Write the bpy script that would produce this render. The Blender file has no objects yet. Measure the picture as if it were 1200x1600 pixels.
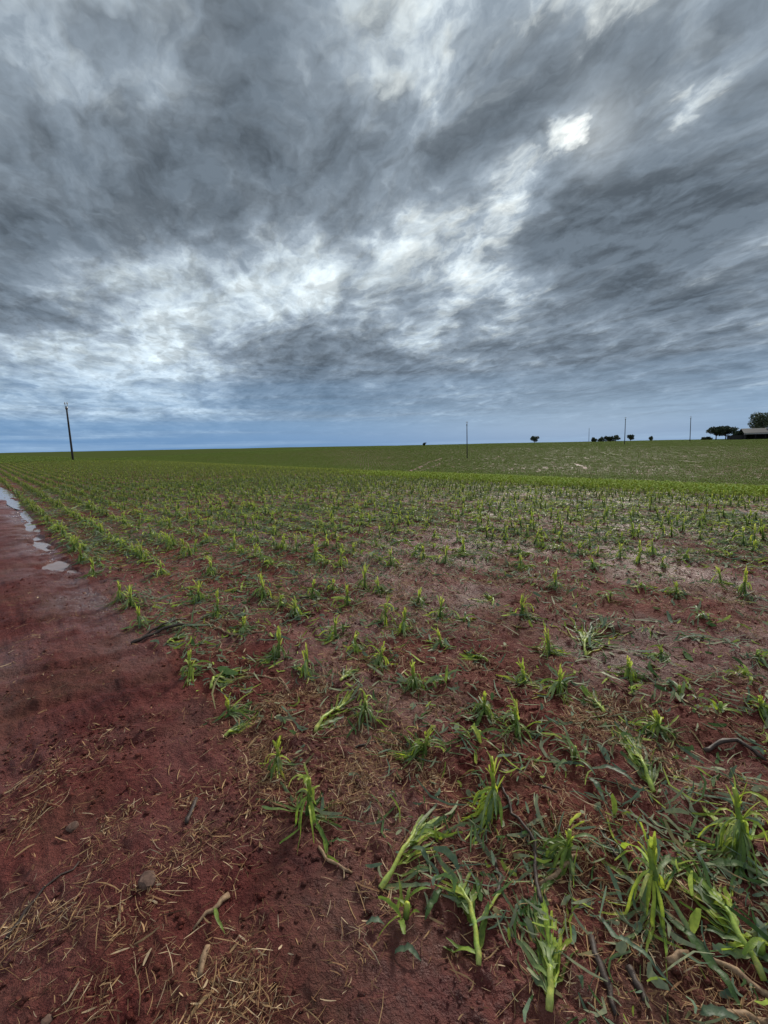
import bpy, math, random
import numpy as np
from mathutils import Vector, Matrix

# ------------------------------------------------------------------ camera
random.seed(7)
RNG = np.random.default_rng(7)
scene = bpy.context.scene
COL = scene.collection
F_PX, CAM_H = 680.0, 1.55
PITCH, ROLL = math.radians(8.55), math.radians(0.95)
_u0 = Vector((0, math.sin(PITCH), math.cos(PITCH)))
FWD = Vector((0, math.cos(PITCH), -math.sin(PITCH)))
_r0 = Vector((1, 0, 0))
RGT = _r0*math.cos(ROLL) - _u0*math.sin(ROLL)
UPV = _r0*math.sin(ROLL) + _u0*math.cos(ROLL)
CAM = Vector((0, 0, CAM_H))
cd = bpy.data.cameras.new('camera')
cd.sensor_fit = 'VERTICAL'; cd.sensor_height = 24.0; cd.sensor_width = 18.0
cd.lens = 24.0*F_PX/1600.0
cd.clip_start = 0.05; cd.clip_end = 9000
cam = bpy.data.objects.new('camera', cd); COL.objects.link(cam)
m = Matrix((RGT, UPV, -FWD)).transposed().to_4x4(); m.translation = CAM
cam.matrix_world = m
scene.camera = cam

def pdir(px, py):
    return (RGT*(px-600) + UPV*(800-py) + FWD*F_PX).normalized()

def to_px(p):
    v = Vector(p) - CAM
    d = v.dot(FWD)
    return 600 + F_PX*v.dot(RGT)/d, 800 - F_PX*v.dot(UPV)/d, d

# ------------------------------------------------------------------ node helper
class NT:
    def __init__(s, tree): s.t = tree; s.n = tree.nodes; s.l = tree.links
    def new(s, typ, **kw):
        n = s.n.new(typ)
        for k, v in kw.items(): setattr(n, k, v)
        return n
    def inp(s, sock, v):
        if isinstance(v, bpy.types.NodeSocket): s.l.new(v, sock)
        elif v is not None: sock.default_value = v
    def m(s, op, a, b=None, c=None, clamp=False):
        n = s.new('ShaderNodeMath', operation=op); n.use_clamp = clamp
        for i, v in enumerate((a, b, c)):
            if v is not None: s.inp(n.inputs[i], v)
        return n.outputs[0]
    def vm(s, op, a, b=None, scale=None):
        n = s.new('ShaderNodeVectorMath', operation=op)
        s.inp(n.inputs[0], a)
        if b is not None: s.inp(n.inputs[1], b)
        if scale is not None: s.inp(n.inputs['Scale'], scale)
        return n.outputs['Value'] if op in ('DOT_PRODUCT', 'LENGTH', 'DISTANCE') else n.outputs['Vector']
    def noise(s, vec, scale, detail=4, rough=.55, dist=0.0, col=False):
        n = s.new('ShaderNodeTexNoise'); s.inp(n.inputs['Vector'], vec)
        s.inp(n.inputs['Scale'], scale); n.inputs['Detail'].default_value = detail
        n.inputs['Roughness'].default_value = rough; n.inputs['Distortion'].default_value = dist
        return n.outputs['Color'] if col else n.outputs['Fac']
    def ramp(s, fac, stops, interp='LINEAR'):
        n = s.new('ShaderNodeValToRGB'); s.inp(n.inputs[0], fac)
        cr = n.color_ramp; cr.interpolation = interp
        while len(cr.elements) < len(stops): cr.elements.new(.5)
        for e, (p, c) in zip(cr.elements, stops):
            e.position = p
            e.color = (c, c, c, 1) if isinstance(c, (int, float)) else (*c[:3], 1)
        return n.outputs[0]
    def mix(s, f, a, b, mode='MIX'):
        n = s.new('ShaderNodeMix', data_type='RGBA', blend_type=mode)
        s.inp(n.inputs[0], f)
        for i, v in ((6, a), (7, b)):
            if isinstance(v, tuple) and len(v) == 3: v = (*v, 1)
            s.inp(n.inputs[i], v)
        return n.outputs[2]
    def xyz(s, x, y, z):
        n = s.new('ShaderNodeCombineXYZ')
        for i, v in enumerate((x, y, z)): s.inp(n.inputs[i], v)
        return n.outputs[0]
    def sep(s, v):
        n = s.new('ShaderNodeSeparateXYZ'); s.inp(n.inputs[0], v); return n.outputs

# ------------------------------------------------------------------ sky (storm clouds in front of a clear sky) and sun
SUN_DIR = pdir(936, 203)
SUN_EL = math.asin(SUN_DIR.z); SUN_AZ = math.atan2(SUN_DIR.x, SUN_DIR.y)
world = bpy.data.worlds.new('World'); scene.world = world
world.use_nodes = True
W = NT(world.node_tree); W.n.clear()

def build_sky():
    d = W.vm('NORMALIZE', W.new('ShaderNodeTexCoord').outputs['Generated'])
    z = W.m('MAXIMUM', W.sep(d)[2], 0.0)
    k = W.m('DIVIDE', 1.0, W.m('ADD', z, 0.13))
    az = math.radians(-24)
    a = (math.sin(az), math.cos(az), 0); b = (math.cos(az), -math.sin(az), 0)
    u = W.m('MULTIPLY', W.vm('DOT_PRODUCT', d, a), k)
    v = W.m('MULTIPLY', W.vm('DOT_PRODUCT', d, b), k)
    flat = W.xyz(W.m('MULTIPLY', u, .74), v, 3.7)          # the cloud deck, streaked along the wind
    warp = W.vm('SCALE', W.vm('SUBTRACT', W.noise(flat, 2.4, 5, .60, col=True), (.5, .5, .5)), scale=.30)
    p = W.vm('ADD', flat, warp)
    sun_uv = (SUN_DIR.x*a[0]+SUN_DIR.y*a[1], SUN_DIR.x*b[0]+SUN_DIR.y*b[1])
    toward = (sun_uv[0]*.74*.10, sun_uv[1]*.10, 0)          # a step through the deck toward the sun: its thinner side is lit
    n1 = W.noise(p, 1.1, 3, .5)
    n2 = W.noise(W.vm('ADD', p, (4.1, 2.2, 0)), 3.6, 8, .56)
    n2s = W.noise(W.vm('ADD', p, (4.1+toward[0], 2.2+toward[1], 0)), 3.6, 4, .55)
    n3 = W.noise(W.vm('ADD', p, (9.1, 5.2, 0)), 10.0, 7, .58)
    n3s = W.noise(W.vm('ADD', p, (9.1+toward[0]*.4, 5.2+toward[1]*.4, 0)), 10.0, 4, .58)
    # where the deck is thick and where it is torn open
    dw = W.vm('NORMALIZE', W.vm('ADD', d, W.vm('SCALE', W.vm('SUBTRACT', W.noise(flat, 2.1, 6, .6, col=True), (.5, .5, .5)), scale=.34)))
    blobs = [
        (190,250,120,.22), (70,320,110,.16), (520,240,90,.16), (130,120,90,.10), (900,580,120,.26), (1120,590,110,.2), (1130,250,90,.16),
        (330,240,150,.26), (250,300,120,.14), (440,350,110,.20), (95,390,120,.26), (660,215,80,.20), (775,130,80,.30), (690,290,60,.16),
        (1010,320,110,.24), (1150,330,120,.24), (850,320,75,.20), (40,445,90,.18), (380,560,70,.48), (510,545,75,.46), (450,110,80,.16),
        (1110,400,90,.18), (640,560,100,.22), (1120,40,90,.16), (900,420,80,.20), (620,330,40,.22), (660,410,30,.22), (760,330,28,.16), (560,420,28,.14),
        (70,590,70,-.10), (150,480,60,.12), (1000,560,120,.16), (200,570,40,.12), (300,150,80,.10),
        (690,50,55,-.26), (590,60,40,-.10), (280,495,95,-.66), (480,400,65,-.46), (400,450,60,-.46), (640,375,50,-.30),
        (580,460,60,-.34), (730,335,36,-.16), (790,405,42,-.36), (938,200,20,-.16), (900,228,24,-.16), (1000,90,60,.26), (880,130,50,.16), (872,242,32,-.46), (1045,165,32,-.34), (965,225,18,-.16), (820,290,32,-.44), (770,330,32,-.36),
        (1120,115,32,-.26), (130,550,80,-.30), (230,610,70,-.16), (90,200,60,-.14), (260,70,60,-.16), (985,20,50,-.06), (30,110,60,-.02),
        (1000,490,45,-.26), (1165,480,45,-.28), (690,450,55,-.20), (850,500,50,-.14), (500,90,40,-.16), (860,40,40,.06), (180,430,40,-.12), (920,100,40,-.12), (940,460,30,-.2),
    ]
    bias = None
    for (px, py, r, amp) in blobs:
        c = pdir(px, py); e = (pdir(px+r, py)-c).length*.5 + (pdir(px, py+r)-c).length*.5
        kk = 1.0/(e*e)
        g = W.m('EXPONENT', W.m('MULTIPLY_ADD', W.vm('DOT_PRODUCT', dw, tuple(c)), kk, -kk))
        bias = W.m('MULTIPLY', g, amp) if bias is None else W.m('MULTIPLY_ADD', g, amp, bias)
    def dev(n, g): return W.m('MULTIPLY', W.m('ADD', n, -.5), g)
    n4 = W.noise(W.vm('ADD', p, (1.1, 7.2, 0)), 17.0, 5, .6)
    nn = W.m('ADD', W.m('ADD', dev(n1, .60), dev(n2, 1.20)), W.m('ADD', dev(n3, .76), dev(n4, .28)))
    cov = W.m('MULTIPLY_ADD', bias, .74, W.m('ADD', nn, .53))
    cloud = W.ramp(cov, [(.04, (.66, .70, .685)), (.22, (.53, .575, .575)), (.38, (.385, .428, .445)),
                         (.50, (.285, .320, .345)), (.66, (.185, .214, .240)), (.98, (.108, .129, .149))])
    relief = W.m('ADD', W.m('MULTIPLY', W.m('SUBTRACT', n2, n2s), 2.3), W.m('MULTIPLY', W.m('SUBTRACT', n3, n3s), 1.5))
    relief = W.m('MINIMUM', W.m('MAXIMUM', W.m('ADD', relief, 1.0), .68), 1.25)
    cloud = W.mix(1.0, cloud, W.xyz(relief, relief, relief), 'MULTIPLY')
    # light of the hidden sun through thin cloud
    ds = W.vm('DOT_PRODUCT', d, tuple(SUN_DIR))
    thin = W.ramp(cov, [(.18, 1.0), (.52, 0.0)])
    glow = W.m('EXPONENT', W.m('MULTIPLY_ADD', ds, 700.0, -700.0))
    halo = W.m('EXPONENT', W.m('MULTIPLY_ADD', ds, 14.0, -14.0))
    lit = W.m('MULTIPLY', thin, W.m('ADD', W.m('MULTIPLY', glow, .45), W.m('MULTIPLY', halo, .42)))
    disc = W.m('EXPONENT', W.m('MULTIPLY_ADD', ds, 800.0, -800.0))
    lit = W.m('ADD', lit, W.m('MULTIPLY', disc, W.m('MULTIPLY_ADD', thin, .35, .12)))
    cloud = W.mix(1.0, cloud, W.mix(lit, (0, 0, 0), (1.0, .95, .82)), 'ADD')
    # clear sky behind, low under the deck
    sky = W.new('ShaderNodeTexSky', sky_type='NISHITA')
    sky.sun_disc = False; sky.sun_elevation = SUN_EL; sky.sun_rotation = SUN_AZ
    sky.air_density = 1.4; sky.dust_density = 2.0
    clear = W.mix(1.0, sky.outputs[0], (.055, .062, .072), 'MULTIPLY')
    air = W.mix(.85, clear, (.130, .240, .375))
    streak = W.noise(W.xyz(W.m('MULTIPLY', u, .10), W.m('MULTIPLY', v, .10), W.m('MULTIPLY', z, 22.0)), 1.6, 5, .55)
    zz = W.m('MULTIPLY_ADD', W.m('ADD', streak, -.5), .16, z)
    low = W.ramp(zz, [(.012, .97), (.05, .80), (.095, .40), (.17, 0.0)])
    col = W.mix(low, cloud, W.mix(W.ramp(streak, [(.5, 0.0), (.72, .55)]), air, (.40, .47, .52)))
    tint = W.m('EXPONENT', W.m('MULTIPLY', z, -5.0))
    col = W.mix(W.m('MULTIPLY', tint, .55), col, W.mix(1.0, col, (.76, .98, 1.26), 'MULTIPLY'))
    col = W.mix(1.0, col, (.965, 1.0, 1.045), 'MULTIPLY')
    bg = W.new('ShaderNodeBackground'); bg.inputs[1].default_value = .72
    W.inp(bg.inputs[0], col)
    out = W.new('ShaderNodeOutputWorld'); W.l.new(bg.outputs[0], out.inputs[0])
build_sky()
world.cycles.sampling_method = 'MANUAL'; world.cycles.sample_map_resolution = 1024

sd = bpy.data.lights.new('sun', 'SUN'); sd.energy = 1.5; sd.angle = math.radians(10); sd.color = (1.0, .93, .82)
so = bpy.data.objects.new('sun', sd); COL.objects.link(so)
so.rotation_euler = Vector((0, 0, -1)).rotation_difference(-SUN_DIR).to_euler()
so.location = (0, 0, 20)

vs = scene.view_settings
vs.view_transform = 'Standard'; vs.look = 'None'; vs.exposure = 0.90; vs.gamma = 1.0
vs.use_curve_mapping = False

# ------------------------------------------------------------------ terrain
ROW_AZ = math.radians(-43.2)
RD = np.array([math.sin(ROW_AZ), math.cos(ROW_AZ)])          # along the maize rows and the track
RN = np.array([RD[1], -RD[0]])                                # across the rows, away from the track
ROW_T0, ROW_GAP = 1.10, 0.56
ROAD_EDGE = 0.86

def _hash(ix, iy, seed):
    n = (ix.astype(np.int64)*374761393 + iy.astype(np.int64)*668265263 + seed*974634777) & 0x7fffffff
    n = ((n ^ (n >> 13))*1274126177) & 0x7fffffff
    n = n ^ (n >> 16)
    return (n & 0xffff)/65535.0

def vnoise(x, y, seed=0):
    ix = np.floor(x); iy = np.floor(y); fx = x-ix; fy = y-iy
    fx = fx*fx*fx*(fx*(fx*6-15)+10); fy = fy*fy*fy*(fy*(fy*6-15)+10)
    a = _hash(ix, iy, seed); b = _hash(ix+1, iy, seed); c = _hash(ix, iy+1, seed); d = _hash(ix+1, iy+1, seed)
    return (a*(1-fx)+b*fx)*(1-fy) + (c*(1-fx)+d*fx)*fy

def fbm(x, y, oct=4, seed=0, rough=.5):
    s = 0; amp = 1; tot = 0
    for o in range(oct):
        ang = .6*o+.3; c, n = math.cos(ang), math.sin(ang)
        s = s + amp*vnoise((x*c-y*n)*2**o+17.3*o, (x*n+y*c)*2**o+9.1*o, seed+o); tot += amp; amp *= rough
    return s/tot

def sstep(a, b, x):
    t = np.clip((x-a)/(b-a), 0, 1); return t*t*(3-2*t)

_tt = np.arange(-4000, 4000, 1.0)
_zz = np.interp(_tt, [-4000, -40, 13, 18, 26, 40, 62, 97, 150, 195, 240, 300, 420, 4000],
                     [-6, 0, 0, -.05, -.75, -2.1, -2.9, -2.0, .1, 1.35, 1.95, 2.5, 1.8, -20])
for _ in range(3):
    _zz = np.convolve(np.pad(_zz, 4, mode='edge'), np.ones(9)/9, 'valid')

# puddles: (pixel centre of the photograph used once to find the spot, half length, half width, along/across)
def ts_of(x, y): return x*RN[0]+y*RN[1], x*RD[0]+y*RD[1]

def ray_flat(px, py, z=0.0):
    d = pdir(px, py); k = (z-CAM_H)/d.z
    return CAM.x+d.x*k, CAM.y+d.y*k
PUDDLES = []
for (px, py, ls, lt, nm) in [(92, 880, .55, .15, 0), (64, 847, .75, .15, 1), (48, 818, .9, .12, 2), (40, 802, 1.0, .12, 3), (24, 783, 1.8, .16, 4), (10, 769, 4.0, .30, 5)]:
    x, y = ray_flat(px, py); t, s = ts_of(x, y); PUDDLES.append((t, s, lt, ls))
GULLY = []                                                     # wet wash lines inside the field
for (px, py, ls, lt) in [(1140, 798, 2.6, .22), (850, 776, 2.2, .20)]:
    x, y = ray_flat(px, py); t, s = ts_of(x, y); GULLY.append((t, s, lt, ls))

def base_z(x, y):
    t, s = ts_of(x, y)
    return np.interp(t, _tt, _zz) + .9*(fbm(x/70, y/70, 3, 50)-.5)*sstep(25, 90, np.hypot(x, y))

def pud_mask(x, y):
    t, s = ts_of(x, y); m = np.zeros_like(t)
    for (pt, ps, lt, ls) in PUDDLES+GULLY:
        near = (np.abs(t-pt) < 3*lt) & (np.abs(s-ps) < 3*ls)
        if not np.any(near): continue
        r = np.hypot((t-pt)/lt, (s-ps)/ls) + 2.8*(fbm(t*9, s*4.0, 4, 91)-.5)
        m = np.maximum(m, 1-sstep(.55, 1.35, r))
    return m

GROOVES = []
for line in ([(-40,1128),(120,1092),(300,1050),(430,1000)], [(-40,1060),(140,1040),(330,985)], [(-40,1225),(120,1180),(260,1150),(390,1090)], [(-40,985),(130,960),(230,935)]):
    GROOVES.append([np.array(ray_flat(*q)) for q in line])

def groove_depth(x, y):
    d = np.zeros_like(x)
    for gi, line in enumerate(GROOVES):
        best = np.full(x.shape, 9.0)
        for a, b in zip(line[:-1], line[1:]):
            ab = b-a; k = np.clip(((x-a[0])*ab[0]+(y-a[1])*ab[1])/(ab@ab), 0, 1)
            best = np.minimum(best, np.hypot(x-a[0]-k*ab[0], y-a[1]-k*ab[1]))
        best = best + .05*(fbm(x*6, y*6, 2, 140+gi)-.5)
        d += .016*np.exp(-(best/.045)**2) - .008*np.exp(-((best-.11)/.05)**2)
    return d

def height(x, y, fine=True):
    x = np.asarray(x, float); y = np.asarray(y, float)
    t, s = ts_of(x, y); D = np.hypot(x, y)
    z = base_z(x, y)
    field = sstep(ROAD_EDGE-.15, ROAD_EDGE+.25, t)
    nearf = 1-sstep(25, 60, D)
    z = z + nearf*(.05*(fbm(x*.7, y*.7, 3, 3)-.5)*(.5+.5*field))
    # low ridges of the sown rows, wheel ruts in the track
    ph = (t-ROW_T0)/ROW_GAP
    z = z + nearf*field*.013*np.cos(2*math.pi*ph)
    z = z - nearf*(1-field)*(.03*np.exp(-((t+.15)/.2)**2) + .03*np.exp(-((t-PUDDLES[1][0])/.16)**2)*sstep(3, 6, D))
    near = D < 7
    if np.any(near):
        gd = np.zeros_like(z); gd[near] = groove_depth(x[near], y[near]); z = z - gd*(1-field)
    if fine:
        nf = 1-sstep(9, 22, D)
        wx = .25*(vnoise(x*4, y*4, 71)-.5); wy = .25*(vnoise(x*4+31, y*4, 72)-.5); a1 = fbm((x+wx)*9, (y+wy)*9, 3, 11); a2 = fbm(x*26, y*26, 3, 21)
        cl = np.clip(fbm(x*17, y*17, 2, 31)-.5, 0, 1)
        st = fbm(t*16+.4*fbm(x*2, y*2, 2, 8), s*2.2, 3, 61)-.5
        z = z + nf*((a1-.5)*(.014+.018*field) + (a2-.5)*(.013+.013*field) + cl*(.020+.030*field) + st*.026*(1-field))
    z = z - .045*pud_mask(x, y)*(1-sstep(40, 60, D))
    return z

def gz(x, y): return float(height(np.array([x]), np.array([y]))[0])

def P(px, py):
    """point of the ground seen at a pixel of the photograph"""
    d = pdir(px, py); z = 0.0
    for _ in range(12):
        k = (z-CAM_H)/min(d.z, -1e-4); z = float(base_z(np.array([d.x*k]), np.array([d.y*k]))[0])
    k = (z-CAM_H)/min(d.z, -1e-4)
    x, y = d.x*k, d.y*k
    return Vector((x, y, gz(x, y)))

def mesh_np(name, verts, faces, mat=None, smooth=True):
    """verts (n,3); faces (m,k) array with one k"""
    me = bpy.data.meshes.new(name)
    verts = np.asarray(verts, np.float32); faces = np.asarray(faces, np.int32)
    k = faces.shape[1]; m = len(faces)
    me.vertices.add(len(verts)); me.vertices.foreach_set('co', verts.ravel())
    me.loops.add(m*k); me.loops.foreach_set('vertex_index', faces.ravel())
    me.polygons.add(m)
    me.polygons.foreach_set('loop_start', np.arange(0, m*k, k, dtype=np.int32))
    if smooth: me.polygons.foreach_set('use_smooth', np.ones(m, bool))
    me.update(calc_edges=True)
    if mat: me.materials.append(mat)
    return me

def set_col(me, cols):
    a = me.color_attributes.new('Col', 'FLOAT_COLOR', 'POINT')
    c = np.ones((len(me.vertices), 4), np.float32); c[:, :3] = cols
    a.data.foreach_set('color', c.ravel())

def link(name, me, parent=None, **props):
    o = bpy.data.objects.new(name, me); COL.objects.link(o)
    if parent is not None: o.parent = parent
    for k, v in props.items(): o[k] = v
    return o

# ------------------------------------------------------------------ materials
def new_mat(name):
    mt = bpy.data.materials.new(name); mt.use_nodes = True
    T = NT(mt.node_tree); bs = T.n['Principled BSDF']
    return mt, T, bs

def soil_material(name, road):
    mt, T, bs = new_mat(name)
    pos = T.new('ShaderNodeNewGeometry').outputs['Position']
    big = T.noise(pos, .55, 4, .55); mid = T.noise(pos, 3.2, 5, .6); fin = T.noise(pos, 42, 5, .65); grit = T.noise(pos, 150, 3, .6)
    f = T.m('ADD', T.m('MULTIPLY', mid, .42), T.m('ADD', T.m('MULTIPLY', fin, .34), T.m('MULTIPLY', big, .30)))
    if road:
        col = T.ramp(f, [(.38, (.054, .0090, .0092)), (.50, (.136, .0280, .0240)), (.64, (.235, .066, .053))])
    else:
        col = T.ramp(f, [(.38, (.060, .0098, .0088)), (.50, (.150, .0305, .0235)), (.64, (.250, .069, .050))])
    # brown humus and rotted straw ground into the soil
    hum = T.ramp(T.noise(T.vm('ADD', pos, (7, 3, 1)), 1.7, 6, .65), [(.47, 0.0), (.66, 1.0)])
    col = T.mix(T.m('MULTIPLY', hum, .38), col, (.155, .082, .048))
    speck = T.ramp(grit, [(.60, 0.0), (.72, 1.0)])
    col = T.mix(T.m('MULTIPLY', speck, .35), col, (.27, .12, .085))
    if not road:      # beyond some 280 m the crop can no longer be told apart from the ground: crop colour
        far = T.ramp(T.m('DIVIDE', T.vm('LENGTH', pos), 1000.0), [(.27, 0.0), (.33, 1.0)])
        col = T.mix(far, col, T.mix(big, (.075, .098, .028), (.105, .125, .040)))
    T.inp(bs.inputs['Base Color'], col)
    wet = T.ramp(T.noise(T.vm('ADD', pos, (2, 9, 4)), .8, 4, .6), [(.42, 0.0), (.62, 1.0)])
    rough = T.m('MULTIPLY_ADD', wet, -.26 if road else -.24, .74)
    if road:          # the wheel rut that holds the puddles is soaked
        tt = T.vm('DOT_PRODUCT', pos, (float(RN[0]), float(RN[1]), 0.0))
        rut = T.m('SUBTRACT', 1.0, T.m('MULTIPLY', T.m('ABSOLUTE', T.m('ADD', tt, -PUDDLES[1][0])), 1.7), clamp=True)
        rut = T.m('MULTIPLY', rut, T.ramp(mid, [(.40, 0.0), (.56, 1.0)]))
        rut = T.m('MULTIPLY', rut, T.ramp(T.m('DIVIDE', T.vm('LENGTH', pos), 10.0), [(.30, 0.0), (.50, 1.0)]))
        rough = T.m('MULTIPLY_ADD', rut, -.42, rough)
    T.inp(bs.inputs['Roughness'], rough)
    if not road: T.inp(bs.inputs['Specular IOR Level'], T.m('MULTIPLY', T.m('SUBTRACT', 1.0, far), T.m('MULTIPLY_ADD', wet, .34, .14)))
    if road: T.inp(bs.inputs['Specular IOR Level'], T.m('ADD', T.m('MULTIPLY', rut, .3), T.m('MULTIPLY_ADD', wet, .30, .16)))
    h = T.m('ADD', T.m('MULTIPLY', fin, 1.0), T.m('MULTIPLY', grit, .35))
    b = T.new('ShaderNodeBump'); b.inputs['Strength'].default_value = 1.0; b.inputs['Distance'].default_value = .034
    T.inp(b.inputs['Height'], h); T.l.new(b.outputs[0], bs.inputs['Normal'])
    return mt

M_ROAD = soil_material('track_soil', True)
M_SOIL = soil_material('field_soil', False)

def leaf_material(name, rough=.48, trans=.30, bump=True):
    mt, T, bs = new_mat(name)
    at = T.new('ShaderNodeAttribute'); at.attribute_name = 'Col'
    pos = T.new('ShaderNodeNewGeometry').outputs['Position']
    n = T.noise(pos, 55, 4, .6)
    c = T.mix(T.ramp(n, [(.35, 0.0), (.68, 1.0)]), T.mix(1.0, at.outputs['Color'], (.72, .74, .78), 'MULTIPLY'),
              T.mix(1.0, at.outputs['Color'], (1.18, 1.14, 1.0), 'MULTIPLY'))
    T.inp(bs.inputs['Base Color'], c); bs.inputs['Roughness'].default_value = rough
    bs.inputs['Specular IOR Level'].default_value = .32 if bump else .08
    if bump:
        b = T.new('ShaderNodeBump'); b.inputs['Strength'].default_value = .35; b.inputs['Distance'].default_value = .004
        T.inp(b.inputs['Height'], T.noise(pos, 140, 3, .5)); T.l.new(b.outputs[0], bs.inputs['Normal'])
    tr = T.new('ShaderNodeBsdfTranslucent'); T.inp(tr.inputs[0], T.mix(1.0, c, (1.25, 1.25, .75), 'MULTIPLY'))
    mx = T.new('ShaderNodeMixShader'); mx.inputs[0].default_value = trans
    T.l.new(bs.outputs[0], mx.inputs[1]); T.l.new(tr.outputs[0], mx.inputs[2])
    T.l.new(mx.outputs[0], T.n['Material Output'].inputs[0])
    return mt
M_LEAF = leaf_material('maize_leaf', .44, .42)
M_LEAF_FAR = leaf_material('maize_leaf_far', .8, .12, False)
M_STALK = leaf_material('maize_stalk', .38, .12)
M_SHRED = leaf_material('leaf_shred', .6, .25, False)
M_STRAW = leaf_material('straw', .62, .10, False)

def wood_material(name, c0, c1, rough=.8):
    mt, T, bs = new_mat(name)
    co = T.new('ShaderNodeTexCoord').outputs['Object']
    n = T.noise(T.vm('MULTIPLY', co, (30, 30, 6)), 2.0, 5, .65)
    T.inp(bs.inputs['Base Color'], T.ramp(n, [(.32, c0), (.68, c1)])); bs.inputs['Roughness'].default_value = rough
    b = T.new('ShaderNodeBump'); b.inputs['Strength'].default_value = .6; b.inputs['Distance'].default_value = .004
    T.inp(b.inputs['Height'], n); T.l.new(b.outputs[0], bs.inputs['Normal'])
    return mt
M_DARKWOOD = wood_material('rotted_stalk', (.022, .013, .010), (.085, .050, .036), .6)
M_TANWOOD = wood_material('dry_stalk', (.16, .085, .045), (.42, .27, .15), .7)
M_POLE = wood_material('weathered_pole', (.028, .026, .026), (.065, .060, .058), .85)

mt, T, bs = new_mat('muddy_water'); M_WATER = mt
bs.inputs['Base Color'].default_value = (.30, .20, .18, 1); bs.inputs['Roughness'].default_value = .10
bs.inputs['IOR'].default_value = 1.33; bs.inputs['Specular IOR Level'].default_value = .9
_p = T.new('ShaderNodeNewGeometry').outputs['Position']
_b = T.new('ShaderNodeBump'); _b.inputs['Strength'].default_value = .35; _b.inputs['Distance'].default_value = .01
T.inp(_b.inputs['Height'], T.noise(_p, 9, 3, .5)); T.l.new(_b.outputs[0], bs.inputs['Normal'])

# ------------------------------------------------------------------ ground: one sheet from the camera to the horizon, track and field share its edge
def build_ground():
    front = np.radians(np.linspace(-60, 60, 680))
    back = np.radians(np.linspace(60, 300, 80))[1:-1]
    ang = np.concatenate([front, back])
    r = np.concatenate([np.exp(np.arange(math.log(.45), math.log(11), .0082)), np.exp(np.linspace(math.log(11.2), math.log(5000), 190))])
    A, R = np.meshgrid(ang, r)
    X = R*np.sin(A); Y = R*np.cos(A)
    Z = np.zeros_like(X)
    for i in range(0, len(r), 60):
        Z[i:i+60] = height(X[i:i+60], Y[i:i+60])
    V = np.stack([X, Y, Z], -1).reshape(-1, 3)
    V = np.vstack([V, [[0, 0, float(Z[0].mean())]]])
    nr, na = X.shape
    i, j = np.meshgrid(np.arange(nr-1), np.arange(na), indexing='ij')
    j2 = (j+1) % na
    F = np.stack([i*na+j, i*na+j2, (i+1)*na+j2, (i+1)*na+j], -1).reshape(-1, 4)[:, ::-1]
    cap = np.array([[na*nr, jj, (jj+1) % na, na*nr] for jj in range(na)])
    ctr = V[F].mean(1); t, s = ts_of(ctr[:, 0], ctr[:, 1])
    edge = ROAD_EDGE + .16*(fbm(ctr[:, 0]*1.3, ctr[:, 1]*1.3, 3, 5)-.5)
    on = (t < edge) & (t > -4.2)
    for nm, sel, mt_ in (('dirt_track', on, M_ROAD), ('field_ground', ~on, M_SOIL)):
        f = F[sel]; used, inv = np.unique(f, return_inverse=True)
        me = mesh_np(nm, V[used], inv.reshape(-1, 4), mt_)
        link(nm, me, kind='structure')
    c = cap[:, :3]; used, inv = np.unique(c, return_inverse=True)
    me = mesh_np('track_underfoot', V[used], inv.reshape(-1, 3)[:, ::-1], M_ROAD); link('dirt_track', me, kind='structure')
build_ground()

for (pt, ps, lt, ls) in PUDDLES+GULLY:
    n = 96; a = np.linspace(0, 2*math.pi, n, endpoint=False)
    t = pt + 1.5*lt*np.cos(a); s = ps + 1.5*ls*np.sin(a)
    x = t*RN[0]+s*RD[0]; y = t*RN[1]+s*RD[1]
    cx, cy = pt*RN[0]+ps*RD[0], pt*RN[1]+ps*RD[1]
    zb = np.median(height(cx+(x-cx)*.45, cy+(y-cy)*.45)) + .008
    V = np.vstack([np.stack([x, y, np.full(n, zb)], -1), [[cx, cy, zb]]])
    Fc = np.array([[i, (i+1) % n, n] for i in range(n)])
    link('puddle', mesh_np('puddle', V, Fc[:, ::-1], M_WATER), kind='structure')

# ------------------------------------------------------------------ maize: leaf, stalk and plant builders
def tag(o, label, cat, group=None):
    o['label'] = label; o['category'] = cat
    if group: o['group'] = group
    return o

def gz_fast(x, y): return float(height(np.array([x]), np.array([y]))[0])

# fast look-up of the ground near the camera for the leaf droop
_GX0, _GY0, _GS = -14.0, -1.0, .03
_gx = np.arange(_GX0, 16, _GS); _gy = np.arange(_GY0, 17, _GS)
_GXX, _GYY = np.meshgrid(_gx, _gy)
_GH = height(_GXX.ravel(), _GYY.ravel()).reshape(_GXX.shape)
def ground(x, y):
    i = (x-_GX0)/_GS; j = (y-_GY0)/_GS
    if 0 <= i < len(_gx)-1.01 and 0 <= j < len(_gy)-1.01:
        i0, j0 = int(i), int(j); fx, fy = i-i0, j-j0
        return ((_GH[j0, i0]*(1-fx)+_GH[j0, i0+1]*fx)*(1-fy) + (_GH[j0+1, i0]*(1-fx)+_GH[j0+1, i0+1]*fx)*fy)
    return gz_fast(x, y)
FLAT = lambda x, y: 0.0

G_FRESH, G_MID, G_DARK, G_BLUE, G_PALE = (.54, .63, .10), (.23, .325, .070), (.085, .152, .050), (.165, .235, .160), (.68, .72, .27)
def jit(c, a=.18):
    k = 1+random.uniform(-a, a)
    return tuple(max(0, v*k*(1+random.uniform(-.08, .08))) for v in c)
def lerp(a, b, f): return tuple(x+(y-x)*f for x, y in zip(a, b))

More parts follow.
